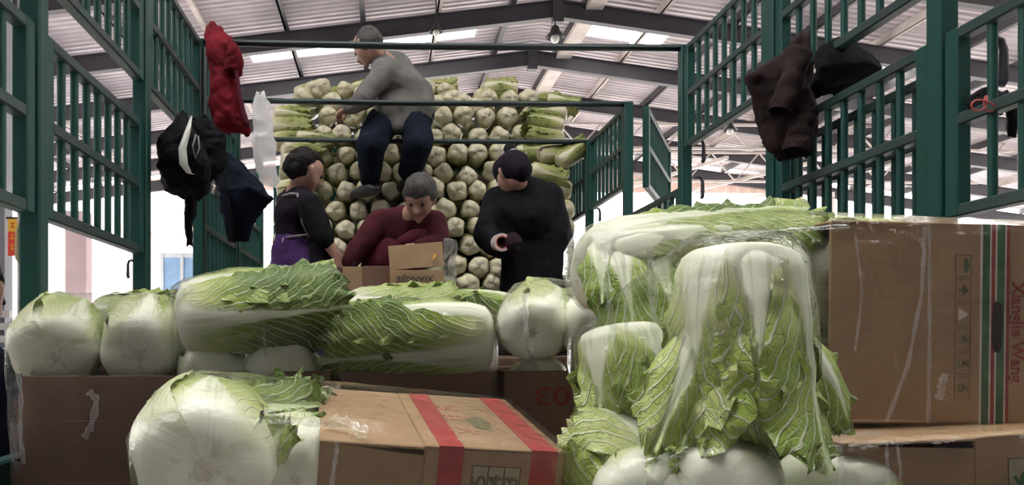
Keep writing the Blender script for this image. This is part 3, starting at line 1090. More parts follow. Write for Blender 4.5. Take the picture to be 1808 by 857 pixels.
def film_fold(parent, pts, w, seed=0):
    """gathered fold of film: a narrow pleated ribbon along a polyline (world points)"""
    rng = random.Random(seed)
    inv = parent.matrix_basis.inverted()
    pts = [Vector(p) for p in pts]
    n = 26
    P_ = []
    for i in range(n):
        f = i / (n - 1) * (len(pts) - 1)
        k = min(int(f), len(pts) - 2)
        P_.append(pts[k].lerp(pts[k + 1], f - k))
    V, Fc = [], []
    prof = [(-1, 0), (-.5, .35), (-.15, -.1), (.1, .5), (.45, -.05), (1, .1)]
    for i, p in enumerate(P_):
        d = (P_[min(i + 1, n - 1)] - P_[max(i - 1, 0)]).normalized()
        out = Vector((0, -1, 0.15))
        side = d.cross(out).normalized()
        out = side.cross(d).normalized()
        ww = w * (0.55 + 0.45 * math.sin(i * 0.55 + seed) ** 2)
        tw = 0.25 * math.sin(i * 0.31 + seed)
        for (a, b) in prof:
            V.append(inv @ (p + side * ((a + tw) * ww) + out * (b * ww * 0.8)))
    m = len(prof)
    for i in range(n - 1):
        for k in range(m - 1):
            Fc.append((i * m + k, i * m + k + 1, (i + 1) * m + k + 1, (i + 1) * m + k))
    return add('film_fold', mesh('film_fold', V, Fc, MAT['film_fold'], True), None, parent)
# ================================================================== packed boxes in front
FLOOR_T = 0.0
# ---- middle row: upright open cartons on the bed
YM = 1.80


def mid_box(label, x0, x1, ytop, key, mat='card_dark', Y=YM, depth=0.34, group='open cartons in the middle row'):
    O = P(x0, ytop, Y); E = P(x1, ytop, Y)
    lx, lz = E.x - O.x, O.z
    return carton(label, O, (1, 0, 0), (0, 1, 0), (lx, depth, lz), open_top(lx, depth, lz), mat, group, key)


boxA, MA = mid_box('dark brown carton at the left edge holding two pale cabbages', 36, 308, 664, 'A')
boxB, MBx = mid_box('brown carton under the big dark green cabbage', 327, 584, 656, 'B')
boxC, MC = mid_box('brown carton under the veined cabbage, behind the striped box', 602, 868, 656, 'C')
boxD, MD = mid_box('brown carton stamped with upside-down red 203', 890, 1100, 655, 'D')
# a folded seam on the front of box A, printed 203 on box D
lxA = P(308, 664, YM).x - P(36, 664, YM).x
patch(boxA, lxA * 0.26, lxA * 0.80, 0.18, 0.42, 'card_dark', -0.004, 'taped_panel')
lxD = P(1100, 655, YM).x - P(890, 655, YM).x
zD = P(890, 655, YM).z
text_part(boxD, '203', 0.062, front_M(0.136, zD - 0.058, 180), 'ink_red', name='stamped_number', sx=1.45)
# second row hidden behind
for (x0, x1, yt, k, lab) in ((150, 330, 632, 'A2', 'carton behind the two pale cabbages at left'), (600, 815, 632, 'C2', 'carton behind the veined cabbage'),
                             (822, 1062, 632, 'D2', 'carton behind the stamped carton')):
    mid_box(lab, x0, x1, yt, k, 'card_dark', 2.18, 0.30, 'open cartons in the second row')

CG = 'cabbages packed in the middle row'
pale = dict(g_in=0.16, g_out=0.24, flare=0.004, frill=0.004)
cabbage('pale cabbage with its root end forward, leftmost on the dark carton', P(95, 632, 1.835), P(118, 575, 2.12), 0.205,
        leaf_set(1, **pale), 0.4, seed=1, group=CG, key='A', heart=0.15)
cabbage('pale cabbage with its root end forward, right one on the dark carton', P(246, 630, 1.835), P(264, 575, 2.12), 0.190,
        leaf_set(2, **pale), 1.3, seed=2, group=CG, key='A', heart=0.15)
cabbage('pale green cabbage lying behind the two pale root ends', P(165, 575, 2.22), P(325, 570, 2.25), 0.165,
        leaf_set(3, g_in=.2, g_out=.3), 0.2, seed=3, group=CG, key='A2')
cabbage('small pale root end in the carton under the dark green cabbage, left one', P(380, 676, 1.80), P(384, 660, 2.10), 0.168,
        leaf_set(4, **pale), 0.2, seed=4, group=CG, key='B', heart=0.1)
cabbage('larger pale root end in the carton under the dark green cabbage, right one', P(497, 676, 1.80), P(500, 660, 2.10), 0.196,
        leaf_set(5, **pale), 0.9, seed=5, group=CG, key='B', heart=0.1)
lv = leaf_set(6, 5, 3, 0.34, 0.62, 0.025, 0.014)
lv += [dict(phi=8, spread=1.25, off=0.016, green=0.80, flare=0.035, frill=0.016, lift=0.008, ls=1.05),
       dict(phi=-62, spread=1.05, off=0.014, green=0.46, flare=0.015, frill=0.012, lift=0.008, ls=0.98),
       dict(phi=75, spread=0.9, off=0.012, green=0.35, flare=0.012, frill=0.008, lift=0.004, ls=0.9)]
cabbage('big dark green cabbage lying across the carton, root end at left', P(314, 562, 1.84), P(600, 537, 1.90), 0.182, lv, 0.0, seed=6, group=CG, key='B', heart=0.4)
lv = leaf_set(7, 5, 3, 0.34, 0.62, 0.02, 0.012)
lv += [dict(phi=-28, spread=1.35, off=0.015, green=0.66, flare=0.03, frill=0.015, lift=0.010, ls=1.05),
       dict(phi=48, spread=1.0, off=0.011, green=0.42, flare=0.02, frill=0.012, lift=0.004, ls=0.98)]
cabbage('veined green cabbage lying with its white root end at right', P(872, 598, 1.83), P(592, 600, 1.88), 0.158, lv, 0.0, seed=7, group=CG, key='C', heart=0.4)
cabbage('pale green cabbage lying behind the veined cabbage', P(606, 560, 2.28), P(806, 556, 2.30), 0.165, leaf_set(8, g_in=.3, g_out=.48, frill=.012), 0.3, seed=8, group=CG, key='C2')
cabbage('small bright green cabbage tip between the rows', P(918, 566, 2.36), P(785, 552, 2.33), 0.145, leaf_set(9, g_in=.4, g_out=.6, frill=.014), 0.3, seed=9, group=CG, key='D2')
cabbage('round pale cabbage root end forward on the stamped carton', P(938, 590, 1.74), P(950, 536, 2.06), 0.150, leaf_set(10, **pale), 0.5, seed=10, group=CG, key='D', heart=0.15)
cabbage('pale cabbage half hidden beside the right-hand pile', P(1047, 588, 1.72), P(1050, 550, 2.06), 0.142, leaf_set(11, **pale), 1.1, seed=11, group=CG, key='D', heart=0.15)
cabbage('low root end inside the stamped carton', P(950, 678, 1.815), P(950, 672, 2.08), 0.125, leaf_set(12, **pale), 0.3, seed=12, group=CG, key='D', heart=0.1)
cabbage('pale green cabbage lying behind the round root end', P(925, 566, 2.25), P(1085, 562, 2.27), 0.160, leaf_set(13, g_in=.25, g_out=.34), 0.2, seed=13, group=CG, key='D2')

fA = film_hull('clear film over the two pale cabbages and dark carton', ['A'], 1)
fB = film_hull('clear film over the big dark green cabbage and its carton', ['B'], 2)
fC = film_hull('clear film over the veined green cabbage and its carton', ['C'], 3)
fD = film_hull('clear film over the round root end and stamped carton', ['D'], 4)
film_fold(fA, [P(158, 690, 1.786), P(170, 705, 1.785), P(160, 755, 1.785), P(150, 775, 1.785)], 0.010, 1)
film_fold(fA, [P(30, 640, 1.76), P(36, 690, 1.77), P(36, 760, 1.77), P(42, 820, 1.77)], 0.006, 2)
film_fold(fB, [P(465, 560, 1.70), P(468, 620, 1.74), P(478, 655, 1.78)], 0.004, 3)
film_fold(fD, [P(925, 520, 1.70), P(930, 590, 1.66), P(945, 655, 1.775)], 0.007, 4)
film_fold(fD, [P(930, 548, 1.68), P(928, 600, 1.66), P(934, 640, 1.72)], 0.005, 5)

# ---- striped carton lying open to the left, in front
aE = P(1000, 800, 1.135) - P(565, 778, 1.095)
bE = P(880, 705, 1.49) - P(1000, 800, 1.135)
lx, ly, lz = aE.length, 0.36, 0.34
fl = lx * 0.415
th = 0.006
wE = [('front_panel', fl, lx, 0, th, 0, lz), ('top_panel', fl, lx, 0, ly, lz - th, lz + 0.0005), ('back_panel', fl, lx, ly - th, ly, 0, lz - th),
      ('bottom_panel', fl, lx, 0, ly, 0, th), ('end_panel', lx - th, lx, th, ly - th, th, lz - th),
      ('back_flap', 0, fl, ly - th, ly, 0, lz), ('bottom_flap', 0, fl, 0, ly, 0, th)]
boxE, ME = carton('striped carton with red bands lying open to the left, front centre', P(565, 778, 1.095), aE, bE, (lx, ly, lz), wE, 'card', 'striped cartons in the foreground', 'E')


def wedge_flap(parent, pivot, deg, length, zl, zr):
    """front flap whose top edge has slipped down at the hinge"""
    V = [(-length, 0, 0), (0, 0, 0), (0, 0, zr), (-length, 0, zl), (-length, th, 0), (0, th, 0), (0, th, zr), (-length, th, zl)]
    m = MB().put(V, [(0, 1, 2, 3), (7, 6, 5, 4), (0, 4, 5, 1), (1, 5, 6, 2), (2, 6, 7, 3), (3, 7, 4, 0)])
    return m.obj('front_flap', MAT['card'], parent, Matrix.Translation(pivot) @ Matrix.Rotation(math.radians(deg), 4, 'Z'))


def flap(parent, nm, mat, pivot, rot, dims):
    """panel hinged along an edge"""
    m = MB().cbox(*dims, 0.0018)
    return m.obj(nm, MAT[mat], parent, Matrix.Translation(pivot) @ rot)


wedge_flap(boxE, (fl, 0.001, 0), -3.0, fl, lz - 0.003, lz - 0.016)
flap(boxE, 'top_flap', 'card', (fl, 0, lz), Matrix.Rotation(math.radians(0.8), 4, 'Y'), (-fl, 0, -0.004, ly, -th, 0))
for (f0, f1) in ((0.475, 0.575), (0.855, 0.965)):
    patch(boxE, lx * f0, lx * f1, 0, lz + 0.0008, 'ink_red_bright', -0.0004)
    MB().box(lx * f0, lx * f1, -0.0004, ly, lz + 0.0003, lz + 0.0010).obj('print_band', MAT['ink_red_bright'], boxE)
gx0, gx1 = lx * 0.615, lx * 0.815
n3 = (gx1 - gx0) / 3
for k, ch in enumerate('543'):
    patch(boxE, gx0 + k * n3 + .001, gx0 + (k + 1) * n3 - .001, lz - 0.095, lz - 0.027, 'ink_pale', -0.0003, 'print_field')
    frame_print(boxE, gx0 + k * n3, gx0 + (k + 1) * n3 + 0.0012, lz - 0.096, lz - 0.026, 'ink_brown', 0.0014)
    text_part(boxE, ch, 0.032, front_M(gx0 + (k + 0.5) * n3, lz - 0.049, 90), 'ink_olive', name='print_number', sx=1.25)
# faded lettering and logo on the top panel
for (fx, fy, s_, body) in ((0.615, 0.70, 0.042, '菜'), (0.625, 0.50, 0.042, '白'), (0.64, 0.27, 0.042, '大')):
    Mt = Matrix.Translation((lx * fx, ly * fy, lz + 0.0009)) @ Matrix.Rotation(math.radians(-90), 4, 'Z')
    text_part(boxE, body, s_, Mt, 'ink_faded', name='print_character')
m = MB()
V = [(lx * 0.73, ly * 0.42, lz + 0.0011)] + [(lx * (0.73 + 0.050 * math.cos(a) * (1 + .15 * math.sin(5 * a))), ly * (0.42 + 0.12 * math.sin(a)), lz + 0.0011) for a in np.linspace(0, 2 * math.pi, 24, endpoint=False)]
add('print_logo', mesh('print_logo', V, [(0, 1 + i, 1 + (i + 1) % 24) for i in range(24)], MAT['ink_olive']), None, boxE)

CF = 'cabbages packed in the front boxes'
lv = leaf_set(20, 5, 4, 0.12, 0.20, 0.004, 0.004, spread=1.05)
lv[5]['green'] = 0.34
cE1, mE1 = cabbage('large pale cabbage with pink root end, front left corner', P(360, 832, 0.985), P(374, 752, 1.345), 0.186, lv, 0.6, seed=20, group=CF, key='E', heart=0.15)
sprig(cE1, mE1, P(330, 760, 1.02), P(440, 694, 1.18), 0.10, 0.40, 21, 0.016, spread=0.8, hint=(-0.2, -0.7, 0.7))
sprig(cE1, mE1, P(455, 850, 1.06), P(500, 738, 1.06), 0.055, 0.42, 22, 0.014, spread=0.9, hint=(0, -1, 0.1))
cE2, mE2 = cabbage('white cabbage tucked behind the front flap of the striped box', P(520, 850, 1.115), P(545, 800, 1.42), 0.150, leaf_set(23, **pale), 0.2, seed=23, group=CF, heart=0.1)
cE3, mE3 = cabbage('green cabbage tip under film on top of the striped box', P(395, 745, 1.40), P(580, 738, 1.33), 0.105, leaf_set(24, g_in=.5, g_out=.72, frill=.016), 0.1, seed=24, group=CF, key='E', heart=0.5)
sprig(cE3, mE3, P(440, 745, 1.27), P(560, 722, 1.22), 0.06, 0.66, 25, 0.014, spread=0.9, hint=(0, -0.4, 1))
fE = film_hull('clear film over the large pale cabbage and striped box', ['E'], 5)
film_fold(fE, [P(350, 752, 1.05), P(470, 742, 1.06), P(590, 748, 1.08)], 0.007, 6)
film_fold(fE, [P(440, 706, 1.3), P(560, 688, 1.33), P(600, 686, 1.36)], 0.006, 7)
film_fold(fE, [P(596, 778, 1.085), P(590, 820, 1.085), P(582, 900, 1.085)], 0.004, 8)
film_fold(fE, [P(580, 745, 1.15), P(620, 752, 1.13), P(650, 768, 1.10)], 0.012, 9)

# ---- right: lower carton and the tall one lying on it
aG = P(1808, 767, 1.205) - P(1493, 787, 1.15)
bG = Vector((-0.10, 1, 0.0))
gl_ = aG.length
LG = gl_ + 0.33
flG = gl_ * 0.71
lzG = P(1493, 787, 1.15).z
lyG = 0.36
wG = [('front_panel', flG, LG, 0, th, 0, lzG), ('top_panel', flG, LG, 0, lyG, lzG - th, lzG), ('back_panel', flG, LG, lyG - th, lyG, 0, lzG),
      ('bottom_panel', flG, LG, 0, lyG, 0, th), ('end_panel', LG - th, LG, th, lyG - th, th, lzG - th), ('back_flap', 0, flG, lyG - th, lyG, 0, lzG),
      ('bottom_flap', 0, flG, 0, lyG, 0, th)]
boxG, MG = carton('carton lying open to the left under the tall right-hand box', P(1493, 787, 1.15), aG, bG, (LG, lyG, lzG), wG, 'card', 'striped cartons in the foreground', 'G')
wedge_flap(boxG, (flG, 0.001, 0), -4.0, flG, lzG - 0.004, lzG - 0.018)
flap(boxG, 'top_flap', 'card', (flG, 0, lzG), Matrix.Rotation(math.radians(1.0), 4, 'Y'), (-flG, 0, -0.004, lyG, -th, 0))
patch(boxG, gl_ * 0.905, gl_ * 1.10, lzG - 0.115, lzG - 0.038, 'ink_pale', -0.0003, 'print_field')
frame_print(boxG, gl_ * 0.90, gl_ * 1.105, lzG - 0.116, lzG - 0.037, 'ink_olive', 0.002)
text_part(boxG, '6', 0.044, front_M(gl_ * 0.985, lzG - 0.072, 90), 'ink_green', name='print_number', sx=1.2)

aF = P(1808, 398, 1.345) - P(1470, 388, 1.32)
fl_ = aF.length
LF, lyF, lzF = fl_ + 0.24, 0.35, 0.357
flF = fl_ * 0.505
wF = [('front_panel', flF, LF, 0, th, 0, lzF), ('top_panel', flF, LF, 0, lyF, lzF - th, lzF), ('back_panel', flF, LF, lyF - th, lyF, 0, lzF),
      ('bottom_panel', flF, LF, 0, lyF, 0, th), ('end_panel', LF - th, LF, th, lyF - th, th, lzF - th), ('back_flap', 0, flF, lyF - th, lyF, 0, lzF),
      ('bottom_flap', 0, flF, 0, lyF, 0, th), ('top_flap', 0, flF, 0, lyF, lzF - th, lzF)]
boxF, MF = carton('tall carton printed with green and red stripes, lying open to the left', P(1470, 388, 1.32), aF, (0.03, 1, 0), (LF, lyF, lzF), wF, 'card', 'striped cartons in the foreground', 'F')
flap(boxF, 'front_flap', 'card', (flF, 0.0005, 0), Matrix.Rotation(math.radians(-1.2), 4, 'Z'), (-flF, 0, 0, th, 0, lzF))


def fx(px):           # photo column on the front of the tall box -> local x
    return (px - 1470) / 338 * fl_


for (x0, x1, mt) in ((1730, 1734, 'ink_line'), (1734, 1747, 'ink_green'), (1747, 1750, 'ink_line'), (1751, 1757, 'ink_red'), (1757, 1760, 'ink_line'), (1760, 1774, 'ink_green'), (1774, 1777, 'ink_line'), (1777, 1783, 'ink_red')):
    patch(boxF, fx(x0), fx(x1), 0.0, lzF, mt, -0.0005)
hz = lzF * 0.485
V = [(fx(1760), -0.0012, hz)]
for a in np.linspace(0, 2 * math.pi, 28, endpoint=False):
    ca, sa = math.cos(a), math.sin(a)
    V.append((fx(1761) + fx(1479) * 1.0 * np.sign(ca) * abs(ca) ** 0.7, -0.0012, hz + 0.046 * np.sign(sa) * abs(sa) ** 0.55))
add('hand_hole', mesh('hand_hole', V, [(0, 1 + (i + 1) % 28, 1 + i) for i in range(28)], MAT['hole_dark']), None, boxF)
text_part(boxF, 'XiangJie Wang', 0.033, front_M(fx(1797), lzF * 0.46, -90), 'ink_red', name='print_lettering', sx=0.92)
cols = (fx(1686), fx(1714))
for k, ch in enumerate(('umbrella', 'tree', 'flame', '4', '5', '6')):
    zt = lzF * (0.845 - 0.122 * k)
    frame_print(boxF, cols[0], cols[1], zt - 0.040, zt, 'ink_olive', 0.0012)
    xm = (cols[0] + cols[1]) / 2
    if ch.isdigit():
        text_part(boxF, ch, 0.029, front_M(xm, zt - 0.020, -90), 'ink_olive', name='print_number', sx=1.25)
    else:
        m = MB()
        if ch == 'umbrella':
            V = [(xm + 0.002 + 0.009 * math.sin(a), -0.0008, zt - 0.020 + 0.013 * math.cos(a)) for a in np.linspace(0, math.pi, 12)]
            add('print_symbol', mesh('print_symbol', V, [tuple(range(12))], MAT['ink_green']), None, boxF)
        elif ch == 'tree':
            m.box(xm - 0.009, xm + 0.002, -0.0008, 0, zt - 0.022, zt - 0.018)
            m.put([(xm + 0.010, -0.0008, zt - 0.020), (xm - 0.001, -0.0008, zt - 0.032), (xm - 0.001, -0.0008, zt - 0.008)], [(0, 1, 2)])
            m.obj('print_symbol', MAT['ink_olive'], boxF)
        else:
            m.put([(xm + 0.010, -0.0008, zt - 0.020), (xm - 0.009, -0.0008, zt - 0.032), (xm - 0.009, -0.0008, zt - 0.008)], [(0, 1, 2)])
            m.obj('print_symbol', MAT['ink_line'], boxF)

cF1, _ = cabbage('white cabbage butt sticking out of the top of the tall box', P(1372, 487, 1.45), P(1640, 487, 1.47), 0.192, leaf_set(30, g_in=.1, g_out=.16, flare=.003, frill=.003), 0.2, seed=30, group=CF, heart=0.1, key='F')
cF2, _ = cabbage('white cabbage butt low in the tall box', P(1400, 668, 1.45), P(1660, 668, 1.47), 0.165, leaf_set(31, g_in=.1, g_out=.18, flare=.003, frill=.003), 0.5, seed=31, group=CF, heart=0.1)
# cabbage on top, lying to the right with drooping ribs
lv = leaf_set(32, 4, 4, 0.50, 0.66, 0.02, 0.014)
lv += [dict(phi=-60, spread=1.2, off=0.012, green=0.42, flare=0.03, frill=0.016, lift=0.010, ls=1.1)]
cF3, mF3 = cabbage('film-wrapped cabbage on top at left of the pile, ribs drooping', P(1034, 478, 1.33), P(1375, 452, 1.47), 0.165, lv, 0.0, seed=32, group=CF, heart=0.35, key='F')
sprig(cF3, mF3, P(1085, 405, 1.285), P(1125, 590, 1.20), 0.12, 0.55, 33, 0.012, spread=0.9, hint=(-0.1, -1, 0.1))
sprig(cF3, mF3, P(1150, 410, 1.30), P(1200, 575, 1.205), 0.10, 0.60, 34, 0.014, spread=0.9, hint=(0, -1, 0.1))
sprig(cF3, mF3, P(1058, 415, 1.295), P(1062, 525, 1.225), 0.07, 0.58, 35, 0.010, spread=0.9, hint=(-0.3, -1, 0.1))
sprig(cF3, mF3, P(1180, 420, 1.36), P(1400, 380, 1.42), 0.11, 0.58, 36, 0.016, spread=0.9, hint=(0, -0.5, 1))
sprig(cF3, mF3, P(1130, 410, 1.36), P(1330, 385, 1.40), 0.09, 0.40, 37, 0.016, spread=0.9, hint=(0, -0.6, 1))
# second one below it
lv = leaf_set(40, 4, 4, 0.34, 0.52, 0.03, 0.014)
cF4, mF4 = cabbage('cabbage leaning root end up at the left of the pile', P(1088, 580, 1.26), P(1120, 755, 1.22), 0.128, lv, 0.3, seed=40, group=CF, heart=0.35, key='H2')
sprig(cF4, mF4, P(1105, 585, 1.225), P(1200, 770, 1.13), 0.09, 0.52, 41, 0.014, spread=0.9)
sprig(cF4, mF4, P(1050, 600, 1.235), P(1060, 735, 1.16), 0.06, 0.45, 42, 0.012, spread=0.9)
# the upright hero
lv = leaf_set(50, 4, 3, 0.30, 0.40, 0.03, 0.014, start=20)
lv += [dict(phi=8, spread=0.58, off=0.013, green=0.34, flare=0.035, frill=0.014, lift=0.004, ls=0.78),
       dict(phi=-38, spread=0.90, off=0.016, green=0.52, flare=0.050, frill=0.012, lift=0.010, ls=1.08),
       dict(phi=62, spread=0.85, off=0.011, green=0.34, flare=0.045, frill=0.012, lift=0.006, ls=1.04),
       dict(phi=-100, spread=0.9, off=0.010, green=0.50, flare=0.040, frill=0.012, lift=0.006, ls=1.0)]
cF5, mF5 = cabbage('upright cabbage standing root end up in front of the tall box', P(1300, 434, 1.08), P(1302, 782, 1.08), 0.163, lv, 0.0, seed=50, group=CF, heart=0.3, key='H2')
sprig(cF5, mF5, P(1385, 560, 1.09), P(1515, 755, 1.10), 0.085, 0.62, 51, 0.018, spread=1.0, hint=(0.2, -1, 0.5), curl=-0.012)
sprig(cF5, mF5, P(1255, 540, 1.06), P(1160, 790, 0.99), 0.085, 0.40, 52, 0.016, spread=0.9)
sprig(cF5, mF5, P(1285, 560, 1.055), P(1265, 805, 0.985), 0.085, 0.36, 53, 0.016, spread=0.9)
# the ones at the bottom
lv = leaf_set(60, 4, 3, 0.30, 0.42, 0.01, 0.010)
cF6, mF6 = cabbage('veined cabbage low at the left foot of the pile', P(1140, 850, 1.15), P(1000, 775, 1.22), 0.135, lv, 0.5, seed=60, group=CF, heart=0.3)
cF7, _ = cabbage('white root end in the bottom right foreground, right one', P(1262, 880, 0.98), P(1275, 858, 1.30), 0.150, leaf_set(61, g_in=.14, g_out=.22, flare=.003, frill=.004), 0.4, seed=61, group=CF, heart=0.1, key='H')
cF9, mF9 = cabbage('white root end in the bottom right foreground, left one', P(1130, 890, 1.0), P(1150, 868, 1.30), 0.125, leaf_set(62, g_in=.14, g_out=.30, flare=.003, frill=.006), 0.9, seed=62, group=CF, heart=0.1, key='H')
sprig(cF9, mF9, P(1150, 860, 0.99), P(1190, 790, 1.02), 0.05, 0.45, 63, 0.012, spread=0.9)
cF8, _ = cabbage('pale green cabbage wrapped in the lower right carton', P(1430, 870, 1.18), P(1560, 858, 1.32), 0.135, leaf_set(64, g_in=.25, g_out=.40, flare=.003, frill=.010), 0.3, seed=64, group=CF, heart=0.2, key='G')
fF = film_hull('clear film over the tall right-hand box and its cabbages', ['F'], 6)
fH = film_hull('clear film stretched round the upright cabbage and its leaning neighbour', ['H2'], 8, grow=0.012)
fI = film_hull('clear film over the two white root ends at the bottom', ['H'], 9, grow=0.006)
fG = film_hull('clear film over the lower right-hand carton', ['G'], 7)
for (pts, w_, sd) in (([P(1632, 400, 1.30), P(1628, 520, 1.302), P(1604, 640, 1.302), P(1565, 745, 1.30)], 0.0045, 11),
                      ([P(1509, 410, 1.30), P(1518, 470, 1.30), P(1522, 520, 1.30), P(1510, 620, 1.30)], 0.003, 12),
                      ([P(1500, 400, 1.30), P(1330, 412, 1.22), P(1200, 432, 1.10)], 0.006, 13),
                      ([P(1068, 430, 1.20), P(1072, 520, 1.165), P(1085, 585, 1.155)], 0.006, 14),
                      ([P(1148, 440, 1.19), P(1152, 560, 1.15), P(1165, 640, 1.13), P(1180, 700, 1.11)], 0.008, 15),
                      ([P(1100, 445, 1.19), P(1104, 540, 1.16), P(1106, 590, 1.15)], 0.004, 16),
                      ([P(1640, 400, 1.305), P(1642, 560, 1.305), P(1638, 750, 1.305)], 0.004, 17),
                      ([P(1668, 660, 1.305), P(1662, 690, 1.305), P(1655, 705, 1.305)], 0.009, 18),
                      ([P(1625, 420, 1.305), P(1632, 440, 1.305), P(1630, 470, 1.305)], 0.006, 19)):
    film_fold(fF, pts, w_, sd)
for (pts, w_, sd) in (([P(1330, 797, 1.05), P(1440, 775, 1.10), P(1560, 765, 1.2)], 0.006, 21),
                      ([P(1340, 800, 1.05), P(1360, 850, 1.05), P(1368, 880, 1.05)], 0.006, 22),
                      ([P(1480, 790, 1.13), P(1488, 830, 1.13), P(1480, 880, 1.13)], 0.006, 23),
                      ([P(1565, 785, 1.15), P(1568, 830, 1.15), P(1560, 900, 1.15)], 0.004, 24),
                      ([P(1585, 785, 1.15), P(1590, 830, 1.15), P(1584, 880, 1.15)], 0.003, 25)):
    film_fold(fG, pts, w_, sd)
# ================================================================== the big heap of cabbages
def heap_y(py):
    return float(np.interp(py, [120, 170, 250, 300, 345, 520], [6.30, 6.15, 5.98, 5.80, 5.66, 5.58]))


hr = random.Random(5)
ROOTS = []
for k in range(7):
    g_ = np.random.default_rng(300 + k)
    me = heart_mesh(0.30, 0.0825, 0.20 + 0.10 * (k % 3), g_, 22, 16, 4 + k % 3)
    me.name = 'root_end_cabbage'
    V = np.array([v.co[:] for v in me.vertices])
    a = np.arctan2(V[:, 1], V[:, 0])
    f = 1 + 0.05 * np.cos(3 * a + k) + 0.05 * np.cos((4 + k % 2) * a + 2 * k)      # squeezed, not quite round
    V[:, 0] *= f; V[:, 1] *= f
    V[:, 2] += np.where(V[:, 2] < 0.02, 0.006 * np.sin(3 * a + k), 0)
    me.vertices.foreach_set('co', V.ravel()); me.update()
    me.materials[0] = MAT['leaf_heap_dim']; ROOTS.append(me)


def heap_root(px, py, label, group, dy=0.0, tilt=0.16):
    Y = heap_y(py) + dy
    p = P(px, py, Y)
    d = Vector((hr.uniform(-tilt, tilt), 1, hr.uniform(-0.05, 0.24)))
    M = frame_z(p, p + d, hr.uniform(0, 6.28), (0, 0, 1)) @ Matrix.Scale(hr.uniform(0.93, 1.13), 4)
    o = add('napa_cabbage', ROOTS[hr.randrange(7)], None, None, M)
    return tag(o, label, 'cabbage', group)


ORD = ['bottom', 'second', 'third', 'fourth', 'fifth', 'sixth', 'seventh', 'eighth', 'ninth', 'tenth', 'eleventh', 'twelfth', 'thirteenth', 'fourteenth', 'fifteenth']
row = 0
py = 505.0
while py > 176:
    lo, hi = (552, 945) if py > 255 else (566, 952)
    if py < 255:
        lab, grp = 'pale root end of cabbage in the upper heap beside the grey-jacketed man', 'root ends in the upper heap'
    elif py > 350:
        lab, grp = 'pale root end of cabbage in the lower heap face behind the packers', 'root ends in the lower heap face'
    else:
        lab, grp = 'pale root end of cabbage in the middle of the heap face', 'root ends in the middle of the heap'
    px = lo + (row % 2) * 19
    col = 0
    while px < hi:
        heap_root(px + hr.uniform(-5, 5), py + hr.uniform(-4.5, 4.5), 'pale cabbage root end in the heap, %s row%s, %s from the left' % (ORD[row], ' up' if row else '', ORD[col] if col else 'first'), grp, hr.uniform(-0.04, 0.03))
        px += 39.5
        col += 1
    py -= 33.5
    row += 1

# leafy ones lying sideways at both flanks and on top
LEAFY = []
for k in range(5):
    g_ = np.random.default_rng(400 + k)
    L_, R_ = 0.34, 0.078
    ms = [('heart', heart_mesh(L_ * .97, R_ * .95, 0.40, g_, 20, 14, 5))]
    for i in range(5):
        ms.append(('leaf', leaf_mesh(L_ * g_.uniform(.9, 1.05), R_, math.radians(72 * i + g_.uniform(-15, 15)), 1.0, 0.002 + 0.003 * (i % 3), g_.uniform(.34, .62), 0.03 * g_.uniform(.3, 1.3), 0.016, 0.006, g_, 13, 19)))
    for q in ms: q[1].materials[0] = MAT['leaf_heap_dim']
    LEAFY.append(ms)


def heap_leafy(p0, d, label, group, s=1.0, k=None):
    d = Vector(d).normalized()
    M = frame_z(p0, Vector(p0) + d, hr.uniform(0, 6.28), (0, 0, 1) if abs(d.z) < 0.9 else (0, -1, 0)) @ Matrix.Scale(s, 4)
    t = empty('napa_cabbage', M, label, 'cabbage', group)
    for (nm, me) in LEAFY[hr.randrange(5) if k is None else k]:
        add(nm, me, None, t)
    return t


for i, py in enumerate(np.arange(500, 255, -33)):
    Y = heap_y(py) - 0.02
    a = P(456 + hr.uniform(-3, 6), py, Y)
    heap_leafy((max(a.x, WL + 0.10), Y + 0.06, a.z), (1, hr.uniform(-.10, .12), hr.uniform(-.10, .10)), 'leafy cabbage lying sideways in the left flank of the heap, %s from the bottom' % (ORD[i] if i else 'first'), 'sideways cabbages in the left flank')
    a = P(1020 + hr.uniform(-4, 4), py, Y)
    heap_leafy((min(a.x, WR - 0.10), Y + 0.06, a.z), (-1, hr.uniform(-.12, .12), hr.uniform(-.10, .10)), 'leafy cabbage lying sideways in the right flank of the heap, %s from the bottom' % (ORD[i] if i else 'first'), 'sideways cabbages in the right flank')
for i, py in enumerate(np.arange(250, 178, -24)):
    Y = heap_y(py)
    heap_leafy(P(478 + hr.uniform(-3, 8), py, Y), (1, hr.uniform(-.1, .25), hr.uniform(-.25, .05)), 'leafy cabbage lying at the upper left corner of the heap, %s from below' % (ORD[i] if i else 'first'), 'leafy cabbages at the upper left corner', 0.95)
    heap_leafy(P(1000 + hr.uniform(-6, 4), py, Y), (-1, hr.uniform(-.1, .2), hr.uniform(-.1, .15)), 'leafy cabbage lying at the upper right corner of the heap, %s from below' % (ORD[i] if i else 'first'), 'leafy cabbages at the upper right corner', 0.95)
for i, (px, py) in enumerate(((548, 158), (573, 150), (605, 156), (530, 172), (634, 165), (590, 178))):
    heap_root(px, py, ['pale cabbage on the left crest of the heap, second from its left end', 'pale cabbage highest on the left crest of the heap', 'pale cabbage on the left crest just short of the grey jacket', 'pale cabbage at the left end of the left crest', "pale cabbage on the left crest beside the bending man's elbow", "pale cabbage below the left crest near the bending man's hand"][i], 'cabbages on the left crest', 0, 0.5)
